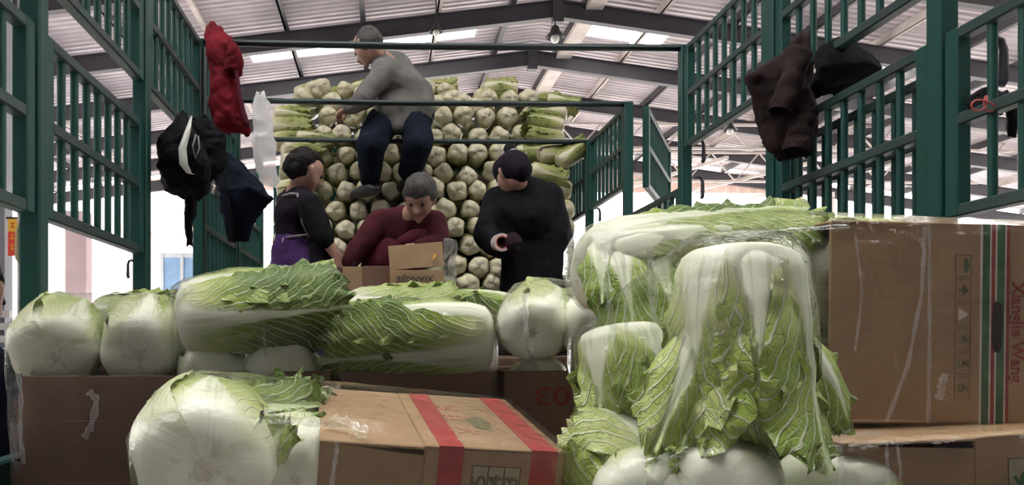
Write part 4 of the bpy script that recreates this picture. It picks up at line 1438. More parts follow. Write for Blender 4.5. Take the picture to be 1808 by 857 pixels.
for i, (px, py) in enumerate(((752, 155), (783, 160), (800, 172), (765, 182), (825, 178), (868, 172), (905, 172), (935, 172), (845, 186))):
    heap_root(px, py, ['pale cabbage on the right crest beside the grey jacket', 'pale cabbage on the right crest, second from the grey jacket', 'pale cabbage on the right crest, third from the grey jacket', 'pale cabbage under the right crest, nearest the grey jacket', 'pale cabbage on the right crest, fourth from the grey jacket', 'pale cabbage in the middle of the right crest', 'pale cabbage on the right crest, third from its right end', 'pale cabbage at the right end of the right crest', 'pale cabbage under the middle of the right crest'][i], 'cabbages on the right crest', 0, 0.5)
for i, (px, py, dx, dz) in enumerate(((745, 158, 1, 0.10), (838, 172, 1, 0.15), (915, 160, -1, 0.12), (925, 182, 1, 0.1), (850, 160, 1, 0.18), (960, 178, 1, -0.15))):
    heap_leafy(P(px, py, 6.28), (dx, 0.15, dz), ['green leafy cabbage on the right crest beside the grey jacket', 'green leafy cabbage lying flat in the middle of the right crest', 'green leafy cabbage on the right crest with its tip pointing left', 'green leafy cabbage low near the right end of the crest', 'highest green leafy cabbage in the middle of the right crest', 'green leafy cabbage at the far right end of the crest'][i], 'leafy cabbages on the right crest', 0.85)
for i, (px, py) in enumerate(((520, 168), (560, 176), (620, 160))):
    heap_leafy(P(px, py, 6.30), (1, 0.1, 0.25), ['green leafy cabbage at the left end of the left crest', 'green leafy cabbage in the middle of the left crest', "green leafy cabbage behind the bending man's arm"][i], 'leafy cabbages on the left crest', 0.85)
for i, (px, py, dx, dz) in enumerate(((935, 300, 0.7, -0.2), (950, 275, 1, 0.15), (985, 290, 0.4, 0.3))):
    heap_leafy(P(px, py, heap_y(py) - 0.12), (dx, 0.1, dz), ['loose leafy cabbage just right of the knitted cap', 'loose leafy cabbage above the knitted cap at right', "loose leafy cabbage above the black coat's right shoulder"][i], 'loose cabbages behind the black coat', 0.9)
for i, (px, py) in enumerate(((500, 262), (522, 245), (495, 285))):
    heap_leafy(P(px, py, heap_y(py) - 0.10), (1, 0.3, -0.1), ["leafy cabbage in the heap just above the woman's hair", 'highest leafy cabbage above the woman in purple', "leafy cabbage left of the woman's hair"][i], 'leafy cabbages above the woman', 0.9)
# inside of the heap: cabbages nobody can tell apart
core = MB()
zc = [(0.0, 5.86), (0.9, 5.88), (1.5, 5.96), (1.9, 6.12), (2.35, 6.38), (2.62, 6.50)]
for i in range(len(zc) - 1):
    core.box(WL + 0.05, WR - 0.05, zc[i + 1][1], 6.85, zc[i][0], zc[i + 1][0])
g_ = np.random.default_rng(77)
pile_v, pile_f = [], []
me0 = heart_mesh(0.30, 0.08, 0.3, g_, 10, 8, 5)
v0 = np.array([v.co[:] for v in me0.vertices]); f0 = [tuple(p.vertices) for p in me0.polygons]
att0 = np.zeros(len(v0) * 3, dtype=np.float32); me0.attributes['lf'].data.foreach_get('vector', att0)
lf_all = []
for i in range(len(zc) - 1):
    zz = zc[i][0] + 0.08
    while zz < zc[i + 1][0]:
        xx = WL + 0.10
        while xx < WR - 0.08:
            M = np.array(frame_z((xx + hr.uniform(-.02, .02), zc[i + 1][1] - 0.05 + hr.uniform(-.03, .03), zz), (xx, zc[i + 1][1] + 1, zz + hr.uniform(-.1, .2)), hr.uniform(0, 6)))
            n0 = len(pile_v)
            pile_v += (v0 @ M[:3, :3].T + M[:3, 3]).tolist()
            pile_f += [tuple(q + n0 for q in f) for f in f0]
            lf_all.append(att0)
            xx += 0.15
        zz += 0.14
me = mesh('heap_inside', pile_v, pile_f, MAT['leaf_heap_dim'], True)
at_ = me.attributes.new('lf', 'FLOAT_VECTOR', 'POINT'); at_.data.foreach_set('vector', np.concatenate(lf_all))
ag_ = me.attributes.new('lg', 'FLOAT_VECTOR', 'POINT'); ag_.data.foreach_set('vector', np.tile(np.array([.4, .3, 0], dtype=np.float32), len(pile_v)))
tag(add('cabbage_pile', me), 'deeper layer of cabbages showing in the gaps of the heap', 'cabbages', None, 'stuff')
# ================================================================== people
_ico = None


def _sphere_pts(p, r):
    global _ico
    if _ico is None:
        bm = bmesh.new(); bmesh.ops.create_icosphere(bm, subdivisions=2, radius=1.0)
        _ico = [v.co.copy() for v in bm.verts]; bm.free()
    return [Vector(p) + c * r for c in _ico]


def blob(name, hulls, mat, parent, origin, voxel=0.014, smooth=5, fold=0.0, fold_scale=0.12):
    """one continuous skin over hulls of spheres [(point, radius), ...], fused by voxel remeshing"""
    bm = bmesh.new()
    for h in hulls:
        vs_ = [bm.verts.new(q - origin) for (p, r) in h for q in _sphere_pts(p, r)]
        r_ = bmesh.ops.convex_hull(bm, input=vs_)
        junk = [g for g in set(r_['geom_interior'] + r_['geom_unused']) if isinstance(g, bmesh.types.BMVert)]
        bmesh.ops.delete(bm, geom=junk, context='VERTS')
    bmesh.ops.recalc_face_normals(bm, faces=bm.faces)
    me = bpy.data.meshes.new('tmp'); bm.to_mesh(me); bm.free()
    o = bpy.data.objects.new('tmp', me); COL.objects.link(o)
    m = o.modifiers.new('r', 'REMESH'); m.mode = 'VOXEL'; m.voxel_size = voxel
    m = o.modifiers.new('s', 'SMOOTH'); m.factor = 0.5; m.iterations = smooth
    if fold:
        tx = bpy.data.textures.new('folds', 'CLOUDS'); tx.noise_scale = fold_scale; tx.noise_depth = 2
        m = o.modifiers.new('d', 'DISPLACE'); m.texture = tx; m.strength = fold; m.mid_level = 0.5; m.texture_coords = 'LOCAL'
    dg = bpy.context.evaluated_depsgraph_get()
    out = bpy.data.meshes.new_from_object(o.evaluated_get(dg))
    bpy.data.objects.remove(o)
    out.name = name
    out.materials.clear(); out.materials.append(MAT[mat])
    out.polygons.foreach_set('use_smooth', np.ones(len(out.polygons), dtype=bool))
    return add(name, out, None, parent)


def axes(fwd, up):
    f = Vector(fwd).normalized(); u = Vector(up); u = (u - f * u.dot(f)).normalized()
    return f, u, f.cross(u)


def head_hulls(c, f, u, r, s=1.0):
    q = lambda a, b, d: c + (f * a + u * b + r * d) * s
    H = [[(q(-.03, .03, 0), .080 * s), (q(.02, .035, 0), .078 * s)],
         [(q(.02, .0, 0), .072 * s), (q(.045, -.065, 0), .040 * s), (q(.03, -.03, .018), .055 * s), (q(.03, -.03, -.018), .055 * s)],
         [(q(.050, -.085, 0), .026 * s), (q(.072, -.098, 0), .018 * s)],
         [(q(.092, .005, 0), .009 * s), (q(.116, -.032, 0), .013 * s), (q(.096, -.038, .012), .009 * s), (q(.096, -.038, -.012), .009 * s)],
         [(q(.086, .022, .034), .010 * s), (q(.090, .022, .012), .009 * s)], [(q(.086, .022, -.034), .010 * s), (q(.090, .022, -.012), .009 * s)]]
    for k in (-1, 1):
        H.append([(q(-.010, .012, k * .082), .016 * s), (q(-.004, -.030, k * .076), .011 * s), (q(.002, .0, k * .076), .012 * s)])
    return H


def hand_hulls(w, d, nrm, side, s=1.0, curl=0.6):
    """w wrist, d along the hand, nrm out of the back of the hand; fingers bend away from nrm"""
    d, n, x = axes(d, nrm)
    x = x * side
    q = lambda a, b, c: w + (d * a + x * b + n * c) * s
    H = [[(q(0, -.018, 0), .020 * s), (q(0, .018, 0), .020 * s), (q(.075, -.032, 0), .014 * s), (q(.078, .030, 0), .014 * s)]]
    for (b, L) in ((-.030, .052), (-.010, .062), (.010, .066), (.030, .058)):
        p0 = q(.08, b, 0)
        d1 = (d * math.cos(curl) - n * math.sin(curl))
        p1 = p0 + d1 * L * 0.55 * s
        d2 = (d * math.cos(2.1 * curl) - n * math.sin(2.1 * curl))
        p2 = p1 + d2 * L * 0.55 * s
        H.append([(p0, .0105 * s), (p1, .0098 * s)]); H.append([(p1, .0098 * s), (p2, .0085 * s)])
    t0 = q(.022, .026, -.006); t1 = q(.055, .055, -.018); t2 = q(.085, .060, -.030)
    H.append([(t0, .014 * s), (t1, .0115 * s)]); H.append([(t1, .0115 * s), (t2, .0095 * s)])
    return H


def limb(*pr):
    return [[pr[i], pr[i + 1]] for i in range(len(pr) - 1)]


def face_bits(t, c, f, u, r, origin, s=1.0):
    for k in (-1, 1):
        bm = bmesh.new(); bmesh.ops.create_uvsphere(bm, u_segments=10, v_segments=8, radius=.0105 * s)
        me = bpy.data.meshes.new('eye'); bm.to_mesh(me); bm.free()
        add('eye', me, MAT['eye_dark'], t, c + (f * .0865 + u * .002 + r * (k * .033)) * s - origin)
    m = MB().tube([c + (f * .088 - u * .066 + r * -.022) * s - origin, c + (f * .098 - u * .064) * s - origin, c + (f * .088 - u * .066 + r * .022) * s - origin], [.003 * s, .006 * s, .003 * s], 8)
    m.obj('mouth', MAT['lip'], t, None, True)


def person(label, origin):
    return empty('person', origin, label, 'person')


def shoe(t, origin, ankle, fwd, mat='black_plastic'):
    f, u, r = axes(fwd, (0, 0, 1))
    a = Vector(ankle)
    blob('shoe', [[(a - f * .05 - u * .03, .042), (a + f * .06 - u * .035, .042), (a + f * .15 - u * .045, .032), (a - u * .0, .045)]], mat, t, origin, 0.012, 3)


# --- grey-jacketed man bent over on the heap
O = P(688, 336, 5.62)
t = person('man in grey jacket and navy jeans bending over the heap top', O)
hc = P(649, 82, 5.50)
f, u, r = axes((-0.66, 0.66, -0.48), (-0.30, 0.25, 1))
neck = P(676, 108, 5.56)
shN, shF = P(678, 128, 5.46), P(700, 112, 5.78)
elN, wrN = P(642, 172, 5.36), P(615, 190, 5.42)
elF, wrF = P(654, 172, 5.80), P(622, 190, 5.74)
hipA, hipB = P(676, 214, 5.58), P(732, 208, 5.60)
knA, knB = P(655, 258, 5.44), P(738, 256, 5.46)
anA, anB = P(654, 322, 5.60), P(724, 308, 5.62)
mid = P(716, 158, 5.62)
skin = head_hulls(hc, f, u, r, 1.08)
skin += [[(hc - f * .03 - u * .05, .056), (neck, .062)], [(neck, .08), (mid, .12), (P(705, 205, 5.6), .12)], [(shN, .06), (shF, .06), (mid, .10)]]
skin += limb((shN, .052), (elN, .042), (wrN, .030)) + limb((shF, .052), (elF, .042), (wrF, .030))
skin += hand_hulls(wrN, wrN - elN, (0, -0.3, 1), 1, 1.0) + hand_hulls(wrF, wrF - elF, (0, 0.3, 1), -1, 1.0)
skin += [[(P(705, 205, 5.6), .11), (hipA, .09), (hipB, .09)]] + limb((hipA, .08), (knA, .058), (anA, .042)) + limb((hipB, .08), (knB, .058), (anB, .042))
blob('body', skin, 'skin', t, O, 0.010, 4)
face_bits(t, hc, f, u, r, O, 1.08)
blob('hair', [[(hc - f * .040 + u * .045, .088), (hc + f * .030 + u * .060, .066), (hc - f * .075 - u * .015, .064), (hc - f * .03 + r * .03, .072), (hc - f * .03 - r * .03, .072)]], 'hair_grey', t, O, 0.010, 4, 0.006, 0.03)
jk = [[(neck + Vector((0, 0, -.02)), .085), (shN, .092), (shF, .092), (mid, .155)],
      [(mid, .155), (P(690, 196, 5.56), .135), (P(738, 192, 5.58), .130), (P(735, 165, 5.6), .12)],
      [(P(690, 200, 5.56), .12), (P(742, 200, 5.58), .105), (P(697, 226, 5.50), .045)]]
jk += limb((shN, .088), (elN, .070), (wrN, .052)) + limb((shF, .088), (elF, .070), (wrF, .052))
blob('jacket', jk, 'cloth_grey', t, O, 0.013, 4, 0.035, 0.13)
blob('collar', [[(neck + Vector((-.02, -.04, .02)), .055), (neck + Vector((.04, .06, .03)), .06)]], 'cloth_grey', t, O, 0.012, 3)
tr_ = [[(P(688, 210, 5.6), .125), (P(738, 206, 5.6), .125)]]
tr_ += limb((hipA, .125), (knA, .110), (anA + Vector((0, 0, .03)), .082)) + limb((hipB, .125), (knB, .112), (anB + Vector((0, 0, .03)), .085))
blob('jeans', tr_, 'cloth_navy', t, O, 0.014, 4, 0.03, 0.14)
shoe(t, O, anA + Vector((0, 0, -.03)), (-0.75, 0.5, 0)); shoe(t, O, anB + Vector((0, 0, -.03)), (-0.5, 0.8, 0))

# --- woman in plum vest and purple skirt
O = Vector((P(532, 450, 4.55).x, 4.55, 0.0))
t = person('woman in dark top with apron strings and purple skirt, turned right', O)
hc = P(541, 304, 4.52)
f, u, r = axes((0.76, 0.55, -0.30), (0.25, 0.1, 1))
neck = P(525, 340, 4.56)
shN, shF = P(546, 362, 4.40), P(508, 358, 4.72)
elN, wrN = P(571, 418, 4.36), P(594, 452, 4.36)
elF, wrF = P(552, 420, 4.78), P(596, 452, 4.66)
waist, hip = P(524, 418, 4.56), P(528, 462, 4.55)
fl0 = Vector((0, 0, 0.09))
knA = Vector((hip.x - .02, 4.47, 0.52)); knB = Vector((hip.x + .02, 4.66, 0.52))
anA = Vector((hip.x - .04, 4.47, 0.09)); anB = Vector((hip.x, 4.68, 0.09))
skin = head_hulls(hc, f, u, r, 0.98)
skin += [[(hc - f * .03 - u * .05, .050), (neck, .055)], [(neck, .07), (P(525, 375, 4.56), .11), (waist, .10)], [(shN, .05), (shF, .05), (P(525, 375, 4.56), .10)]]
skin += limb((shN, .048), (elN, .040), (wrN, .030)) + limb((shF, .048), (elF, .040), (wrF, .030))
skin += hand_hulls(wrN, (wrN - elN) + Vector((0.02, 0, -.02)), (0.3, -0.6, 0.6), 1) + hand_hulls(wrF, wrF - elF, (0.3, 0.4, 0.7), -1)
skin += [[(waist, .09), (hip, .12)]] + limb((hip, .10), (knA, .06), (anA, .042)) + limb((hip, .10), (knB, .06), (anB, .042))
blob('body', skin, 'skin', t, O, 0.010, 4)
face_bits(t, hc, f, u, r, O, 0.98)
blob('hair', [[(hc - f * .045 + u * .050, .088), (hc + f * .028 + u * .072, .062), (hc - f * .070 - u * .02, .066)], [(hc - f * .11 + u * .02, .045), (hc - f * .12 - u * .03, .035)]], 'hair_dark', t, O, 0.010, 4, 0.02, 0.04)
vest = [[(neck + Vector((0, 0, -.03)), .085), (P(523, 380, 4.56), .135), (shN, .068), (shF, .068)], [(P(523, 380, 4.56), .135), (waist, .130)], [(waist, .13), (hip + Vector((0, 0, .02)), .15)]]
blob('top', vest, 'cloth_plum', t, O, 0.013, 4, 0.02, 0.12)
blob('sleeve', limb((shN, .076), (elN, .062), (elN.lerp(wrN, .25), .050)), 'cloth_black', t, O, 0.012, 4, 0.02, 0.09)
blob('sleeve', limb((shF, .076), (elF, .062), (elF.lerp(wrF, .25), .050)), 'cloth_black', t, O, 0.012, 4, 0.02, 0.09)
sk = [[(hip + Vector((-.02, 0, .06)), .150), (hip + Vector((.03, 0, -.06)), .19), (Vector((hip.x, 4.55, .65)), .21)], [(Vector((hip.x, 4.55, .65)), .21), (Vector((hip.x, 4.55, .42)), .20)]]
blob('skirt', sk, 'cloth_purple', t, O, 0.016, 4, 0.035, 0.12)
apr = [[(P(556, 425, 4.50), .085), (P(566, 470, 4.46), .105), (P(575, 505, 4.44), .10)]]
blob('apron', apr, 'cloth_plum', t, O, 0.014, 4, 0.03, 0.12)
bk = 4.395
st = MB()
st.tube([P(500, 346, 4.50) - O, P(512, 342, 4.42) - O, P(526, 343, bk) - O], .007, 6).tube([P(525, 341, bk) - O, P(527, 362, 4.40) - O, P(534, 395, 4.395) - O, P(546, 420, 4.40) - O], .006, 6)
st.tube([P(494, 420, 4.48) - O, P(508, 419, 4.42) - O, P(530, 416, 4.40) - O, P(550, 414, 4.40) - O], .006, 6).tube([P(500, 420, 4.43) - O, P(498, 440, 4.42) - O], .005, 6)
st.obj('apron_strings', MAT['strap_grey'], t, None, True)
shoe(t, O, anA, (0.9, 0.3, 0)); shoe(t, O, anB, (0.9, 0.3, 0))

# --- grey-haired packer in maroon, stooping over the boxes
O = Vector((P(700, 450, 4.62).x, 4.62, 0.0))
t = person('grey-haired packer in maroon clothes stooping over the open boxes', O)
hc = P(741, 352, 4.22)
f, u, r = axes((-0.22, -0.80, -0.52), (-0.1, -0.50, 0.85))
neck = P(727, 382, 4.36)
shA, shB = P(672, 394, 4.46), P(766, 396, 4.44)
elA, wrA = P(637, 436, 4.38), P(619, 462, 4.30)
elB, wrB = P(776, 432, 4.26), P(742, 436, 4.18)
chest, hip = P(716, 412, 4.46), P(696, 470, 4.66)
knA = Vector((hip.x - .12, 4.58, .50)); knB = Vector((hip.x + .14, 4.58, .50)); anA = Vector((hip.x - .12, 4.66, .09)); anB = Vector((hip.x + .14, 4.66, .09))
skin = head_hulls(hc, f, u, r, 1.0)
skin += [[(hc - f * .03 - u * .05, .052), (neck, .058)], [(neck, .07), (chest, .11), (hip, .12)], [(shA, .055), (shB, .055), (chest, .10)]]
skin += limb((shA, .05), (elA, .042), (wrA, .030)) + limb((shB, .05), (elB, .042), (wrB, .030))
gl = hand_hulls(wrA, Vector((-0.1, -0.2, -1)), (-0.7, -0.6, 0), 1, 1.05, 0.35)
skin += gl + hand_hulls(wrB, wrB - elB, (0, -0.5, 0.8), -1)
skin += limb((hip, .11), (knA, .065), (anA, .045)) + limb((hip, .11), (knB, .065), (anB, .045))
blob('body', skin, 'skin', t, O, 0.010, 4)
face_bits(t, hc, f, u, r, O)
blob('hair', [[(hc - f * .045 + u * .045, .094), (hc + f * .030 + u * .066, .074), (hc - f * .070 - u * .02, .072), (hc + u * .02 + r * .035 - f * .02, .066), (hc + u * .02 - r * .035 - f * .02, .066)]], 'hair_grey', t, O, 0.010, 4, 0.008, 0.03)
jk = [[(neck + Vector((0, .03, -.02)), .095), (shA, .085), (shB, .085), (chest, .15)], [(chest, .155), (P(705, 440, 4.54), .155), (hip, .165)]]
jk += limb((shA, .085), (elA, .072), (wrA, .050)) + limb((shB, .085), (elB, .070), (wrB, .050))
blob('jacket', jk, 'cloth_maroon', t, O, 0.013, 4, 0.03, 0.11)
blob('apron', [[(P(735, 424, 4.34), .07), (P(765, 424, 4.32), .06), (P(700, 440, 4.40), .07)], [(P(700, 440, 4.42), .10), (P(672, 470, 4.46), .12), (P(720, 500, 4.46), .12), (P(680, 520, 4.5), .12)]], 'cloth_apron', t, O, 0.013, 4, 0.025, 0.1)
blob('glove', [[(p + (p - wrA) * 0.05, rr * 1.22) for (p, rr) in h] for h in gl], 'glove', t, O, 0.008, 3)
tr_ = limb((hip, .15), (knA, .095), (anA + Vector((0, 0, .04)), .075)) + limb((hip, .15), (knB, .095), (anB + Vector((0, 0, .04)), .075))
blob('trousers', tr_, 'cloth_black', t, O, 0.016, 4, 0.02, 0.12)
shoe(t, O, anA, (0, -1, 0)); shoe(t, O, anB, (0, -1, 0))

# --- person in long black coat seen from behind
O = Vector((P(945, 450, 4.42).x, 4.42, 0.0))
t = person('person in long black coat and dark knitted cap seen from behind', O)
hc = P(903, 308, 4.34)
f, u, r = axes((-0.46, 0.84, -0.34), (-0.12, 0.25, 1))
neck = P(922, 338, 4.40)
shA, shB = P(880, 356, 4.44), P(966, 352, 4.44)
elA, wrA = P(860, 418, 4.38), P(884, 440, 4.24)
elB, wrB = P(990, 420, 4.50), P(965, 445, 4.72)
back, hip = P(930, 390, 4.40), P(948, 440, 4.42)
knA = Vector((hip.x - .10, 4.48, .52)); knB = Vector((hip.x + .10, 4.48, .52)); anA = Vector((hip.x - .10, 4.42, .09)); anB = Vector((hip.x + .10, 4.42, .09))
skin = head_hulls(hc, f, u, r, 1.0)
skin += [[(hc - f * .03 - u * .05, .052), (neck, .058)], [(neck, .07), (back, .12), (hip, .12)], [(shA, .055), (shB, .055), (back, .10)]]
skin += limb((shA, .05), (elA, .042), (wrA, .030)) + limb((shB, .05), (elB, .042), (wrB, .030))
hn = hand_hulls(wrA, Vector((0.25, -0.35, 0.25)), (-0.2, -0.9, 0.3), 1, 1.0, 0.75)
skin += hn + hand_hulls(wrB, wrB - elB, (0, 0.5, 0.8), -1)
skin += limb((hip, .11), (knA, .065), (anA, .045)) + limb((hip, .11), (knB, .065), (anB, .045))
blob('body', skin, 'skin', t, O, 0.010, 4)
face_bits(t, hc, f, u, r, O)
blob('cap', [[(hc - f * .035 + u * .030, .096), (hc + f * .040 + u * .052, .080), (hc - f * .075 - u * .02, .072), (hc - f * .02 + u * .080, .060)]], 'cloth_plum', t, O, 0.010, 3, 0.008, 0.03)
blob('cap_crown', [[(hc - f * .03 + u * .115, .048), (hc - f * .03 + u * .150, .034)]], 'cloth_black', t, O, 0.009, 3, 0.006, 0.02)
blob('cap_band', [[(hc - f * .055 + u * .098, .036), (hc - f * .01 + u * .112 + r * .02, .034), (hc - f * .01 + u * .112 - r * .02, .034)]], 'strap_grey', t, O, 0.008, 3)
blob('glove', [[(p, rr * 1.2) for (p, rr) in h] for h in hn], 'glove', t, O, 0.008, 3)
ct = [[(neck + Vector((.01, 0, .0)), .09), (shA, .095), (shB, .098), (back, .17)], [(shA, .09), (shB, .10), (P(905, 420, 4.42), .12), (P(970, 420, 4.44), .14)],
      [(P(925, 430, 4.42), .135), (P(968, 425, 4.44), .15), (P(928, 510, 4.42), .155), (P(970, 510, 4.43), .155)], [(P(928, 510, 4.42), .155), (P(970, 510, 4.43), .155), (Vector((hip.x - .08, 4.43, .55)), .16), (Vector((hip.x + .08, 4.43, .55)), .16)]]
ct += limb((shA, .095), (elA, .082), (wrA, .056)) + limb((shB, .095), (elB, .082), (wrB, .056))
blob('coat', ct, 'cloth_black', t, O, 0.014, 4, 0.03, 0.13)
blob('collar', [[(neck + Vector((-.05, .0, .02)), .055), (neck + Vector((.10, .0, .02)), .055)]], 'cloth_black', t, O, 0.012, 3)
tr_ = limb((hip, .14), (knA, .09), (anA + Vector((0, 0, .04)), .075)) + limb((hip, .14), (knB, .09), (anB + Vector((0, 0, .04)), .075))
blob('trousers', tr_, 'cloth_black', t, O, 0.016, 4, 0.02, 0.12)
shoe(t, O, anA, (-.2, 1, 0)); shoe(t, O, anB, (-.2, 1, 0))
# roll of packing tape in that hand
pT = P(884, 429, 4.20)


def ring(ro, ri, h, n=24):
    V, Fc = [], []
    for (rr, y) in ((ro, -h), (ro, h), (ri, h), (ri, -h)):
        for k in range(n):
            V.append((rr * math.cos(2 * math.pi * k / n), y, rr * math.sin(2 * math.pi * k / n)))
    for q in range(4):
        for k in range(n):
            Fc.append((q * n + k, q * n + (k + 1) % n, ((q + 1) % 4) * n + (k + 1) % n, ((q + 1) % 4) * n + k))
    me = mesh('ring', V, Fc); fix_normals(me); smooth_by_angle(me)
    return me


tp = empty('tape_roll', Matrix.Translation(pT) @ Matrix.Rotation(math.radians(12), 4, 'Z'), 'roll of clear packing tape with orange core held by the black-coated person', 'tape roll')
add('tape', ring(.050, .036, .024), MAT['tape_ring'], tp)
add('tape_core', ring(.036, .031, .025), MAT['tape_core'], tp)

# --- someone in navy standing on the ground outside, cut by the left edge
O = Vector((-1.40, 2.32, GZ))
t = person('person in navy jacket at the extreme left edge of the picture', O)
hc = P(-52, 528, 2.32)
f, u, r = axes((0.3, 0.95, -0.1), (0, 0, 1))
neck = hc + Vector((0.0, -.02, -.15))
shA, shB = Vector((-1.50, 2.32, neck.z - .07)), Vector((-1.17, 2.32, neck.z - .08))
elA, elB = Vector((-1.56, 2.36, neck.z - .36)), Vector((-1.135, 2.36, neck.z - .36))
wrA, wrB = Vector((-1.50, 2.50, neck.z - .55)), Vector((-1.16, 2.52, neck.z - .55))
hip = Vector((-1.34, 2.32, GZ + .92))
chest = Vector((-1.34, 2.32, neck.z - .22))
knA, knB = Vector((-1.44, 2.36, GZ + .5)), Vector((-1.25, 2.36, GZ + .5))
anA, anB = Vector((-1.44, 2.30, GZ + .09)), Vector((-1.25, 2.30, GZ + .09))
skin = head_hulls(hc, f, u, r, 1.0)
skin += [[(hc - f * .03 - u * .05, .052), (neck, .058)], [(neck, .07), (chest, .11), (hip, .12)], [(shA, .055), (shB, .055), (chest, .10)]]
skin += limb((shA, .05), (elA, .042), (wrA, .030)) + limb((shB, .05), (elB, .042), (wrB, .030))
skin += hand_hulls(wrA, wrA - elA, (0, 0, 1), 1) + hand_hulls(wrB, wrB - elB, (0, 0, 1), -1)
skin += limb((hip, .11), (knA, .065), (anA, .045)) + limb((hip, .11), (knB, .065), (anB, .045))
blob('body', skin, 'skin', t, O, 0.012, 4)
face_bits(t, hc, f, u, r, O)
blob('hair', [[(hc - f * .045 + u * .045, .090), (hc + f * .030 + u * .066, .070), (hc - f * .070 - u * .05, .074), (hc - f * .02 - u * .03, .078)]], 'hair_dark', t, O, 0.010, 4, 0.008, 0.03)
jk = [[(neck + Vector((0, 0, .03)), .075), (neck, .085)], [(neck + Vector((0, 0, -.04)), .085), (shA, .085), (shB, .085), (chest, .15)], [(chest, .155), (hip, .165)]]
jk += limb((shA, .085), (elA, .072), (wrA, .050)) + limb((shB, .085), (elB, .072), (wrB, .050))
blob('jacket', jk, 'cloth_navy', t, O, 0.014, 4, 0.03, 0.11)
tr_ = limb((hip, .15), (knA, .095), (anA + Vector((0, 0, .04)), .075)) + limb((hip, .15), (knB, .095), (anB + Vector((0, 0, .04)), .075))
blob('trousers', tr_, 'cloth_black', t, O, 0.016, 4, 0.02, 0.12)
shoe(t, O, anA, (0, 1, 0)); shoe(t, O, anB, (0, 1, 0))
# ================================================================== clothes and bags hung on the sides
def drape(name, rows, mat, parent, origin, rip=0.10, waves=5, seed=0, n=72, m=60, power=0.75, crumple=1.0):
    """hanging cloth: closed loft through rows (py, pxL, pxR, Y, half thickness)"""
    rg = random.Random(seed)
    rows = sorted(rows)
    ys = [q[0] for q in rows]
    V, Fc = [], []
    ph = [rg.uniform(0, 6.28) for _ in range(4)]
    for j in range(m):
        py = ys[0] + (ys[-1] - ys[0]) * j / (m - 1)
        xl_, xr_, Y, th_ = (float(np.interp(py, ys, [q[k] for q in rows])) for k in (1, 2, 3, 4))
        a, b = P(xl_, py, Y), P(xr_, py, Y)
        c = (a + b) / 2; hw = (b - a).length / 2
        for i in range(n):
            an = 2 * math.pi * i / n
            ca, sa = math.cos(an), math.sin(an)
            x = hw * np.sign(ca) * abs(ca) ** power
            xr = x / max(hw, .01)
            wv = 1.2 * (1 - 2 * abs(math.sin(waves * xr * 0.9 + ph[0] + j * 0.09))) + 0.8 * math.sin(waves * 2.3 * xr + ph[1] - j * .07) + 0.6 * math.sin(j * 0.3 + ph[2] + 3.5 * ca)
            y = th_ * np.sign(sa) * abs(sa) ** 0.8 * (1 + rip * wv) + th_ * rip * wv * 0.9
            zz = 0.012 * math.sin(4 * ca + ph[3]) * (1 if j in (0, m - 1) else 0.3)
            x *= 1 + 0.025 * math.sin(j * 0.35 + ph[1]) + 0.01 * math.sin(j * 0.8 + ph[3])
            V.append(Vector((c.x + x, c.y + y, c.z + zz)) - origin)
    for j in range(m - 1):
        for i in range(n):
            i2 = (i + 1) % n
            Fc.append((j * n + i, j * n + i2, (j + 1) * n + i2, (j + 1) * n + i))
    Fc.append(tuple(range(n))[::-1]); Fc.append(tuple((m - 1) * n + i for i in range(n)))
    me = mesh(name, [tuple(v) for v in V], Fc, MAT[mat], True)
    fix_normals(me)
    o = add(name, me, None, parent)
    for (sc_, st_) in ((0.07, 0.030), (0.025, 0.010)):       # crumples
        tx = bpy.data.textures.new('crumple', 'CLOUDS'); tx.noise_scale = sc_; tx.noise_depth = 2
        md = o.modifiers.new('crumple', 'DISPLACE'); md.texture = tx; md.strength = st_ * crumple; md.mid_level = 0.5; md.texture_coords = 'LOCAL'
    return o


# red coat on the left pillar
O = P(395, 60, 3.80)
t = empty('red_coat', O, 'dark red coat hanging from the top of the left pillar', 'coat')
drape('coat_body', [(44, 366, 388, 3.82, .02), (62, 362, 402, 3.80, .04), (90, 366, 412, 3.78, .05), (130, 370, 414, 3.76, .05), (175, 372, 424, 3.74, .05), (210, 375, 437, 3.74, .055), (226, 380, 441, 3.74, .05), (233, 398, 438, 3.74, .03)], 'cloth_red', t, O, 0.22, 3, 1)
drape('sleeve', [(74, 398, 414, 3.74, .03), (92, 400, 427, 3.72, .045), (110, 398, 430, 3.72, .045), (126, 396, 424, 3.72, .04), (132, 402, 416, 3.73, .02)], 'cloth_red', t, O, 0.15, 2, 2, m=20)
drape('hem_edge', [(120, 413, 419, 3.70, .012), (170, 420, 427, 3.69, .012), (222, 432, 440, 3.69, .012)], 'cloth_apron', t, O, 0.05, 1, 3, m=14, n=16, crumple=0.3)

# black jacket and bag slung on the left rail
O = P(315, 215, 3.05)
t = empty('black_jacket', O, 'black jacket with pale strap slung over the left rail', 'jacket')
drape('jacket_body', [(204, 316, 330, 3.06, .02), (222, 298, 338, 3.04, .05), (250, 286, 352, 3.02, .075), (285, 281, 372, 3.02, .085), (320, 284, 372, 3.04, .08), (338, 296, 366, 3.05, .06), (347, 318, 350, 3.06, .03)], 'cloth_black', t, O, 0.18, 3, 4)
drape('jacket_side', [(208, 332, 372, 3.50, .03), (240, 334, 396, 3.50, .05), (280, 340, 398, 3.50, .05), (305, 344, 392, 3.5, .05), (318, 352, 384, 3.5, .03)], 'cloth_black', t, O, 0.2, 3, 5)
drape('trailing_leg', [(300, 330, 352, 3.10, .03), (345, 327, 346, 3.12, .03), (400, 326, 343, 3.14, .03), (430, 329, 338, 3.15, .02)], 'cloth_black', t, O, 0.12, 2, 6, m=20, n=20)
ribm = MB()
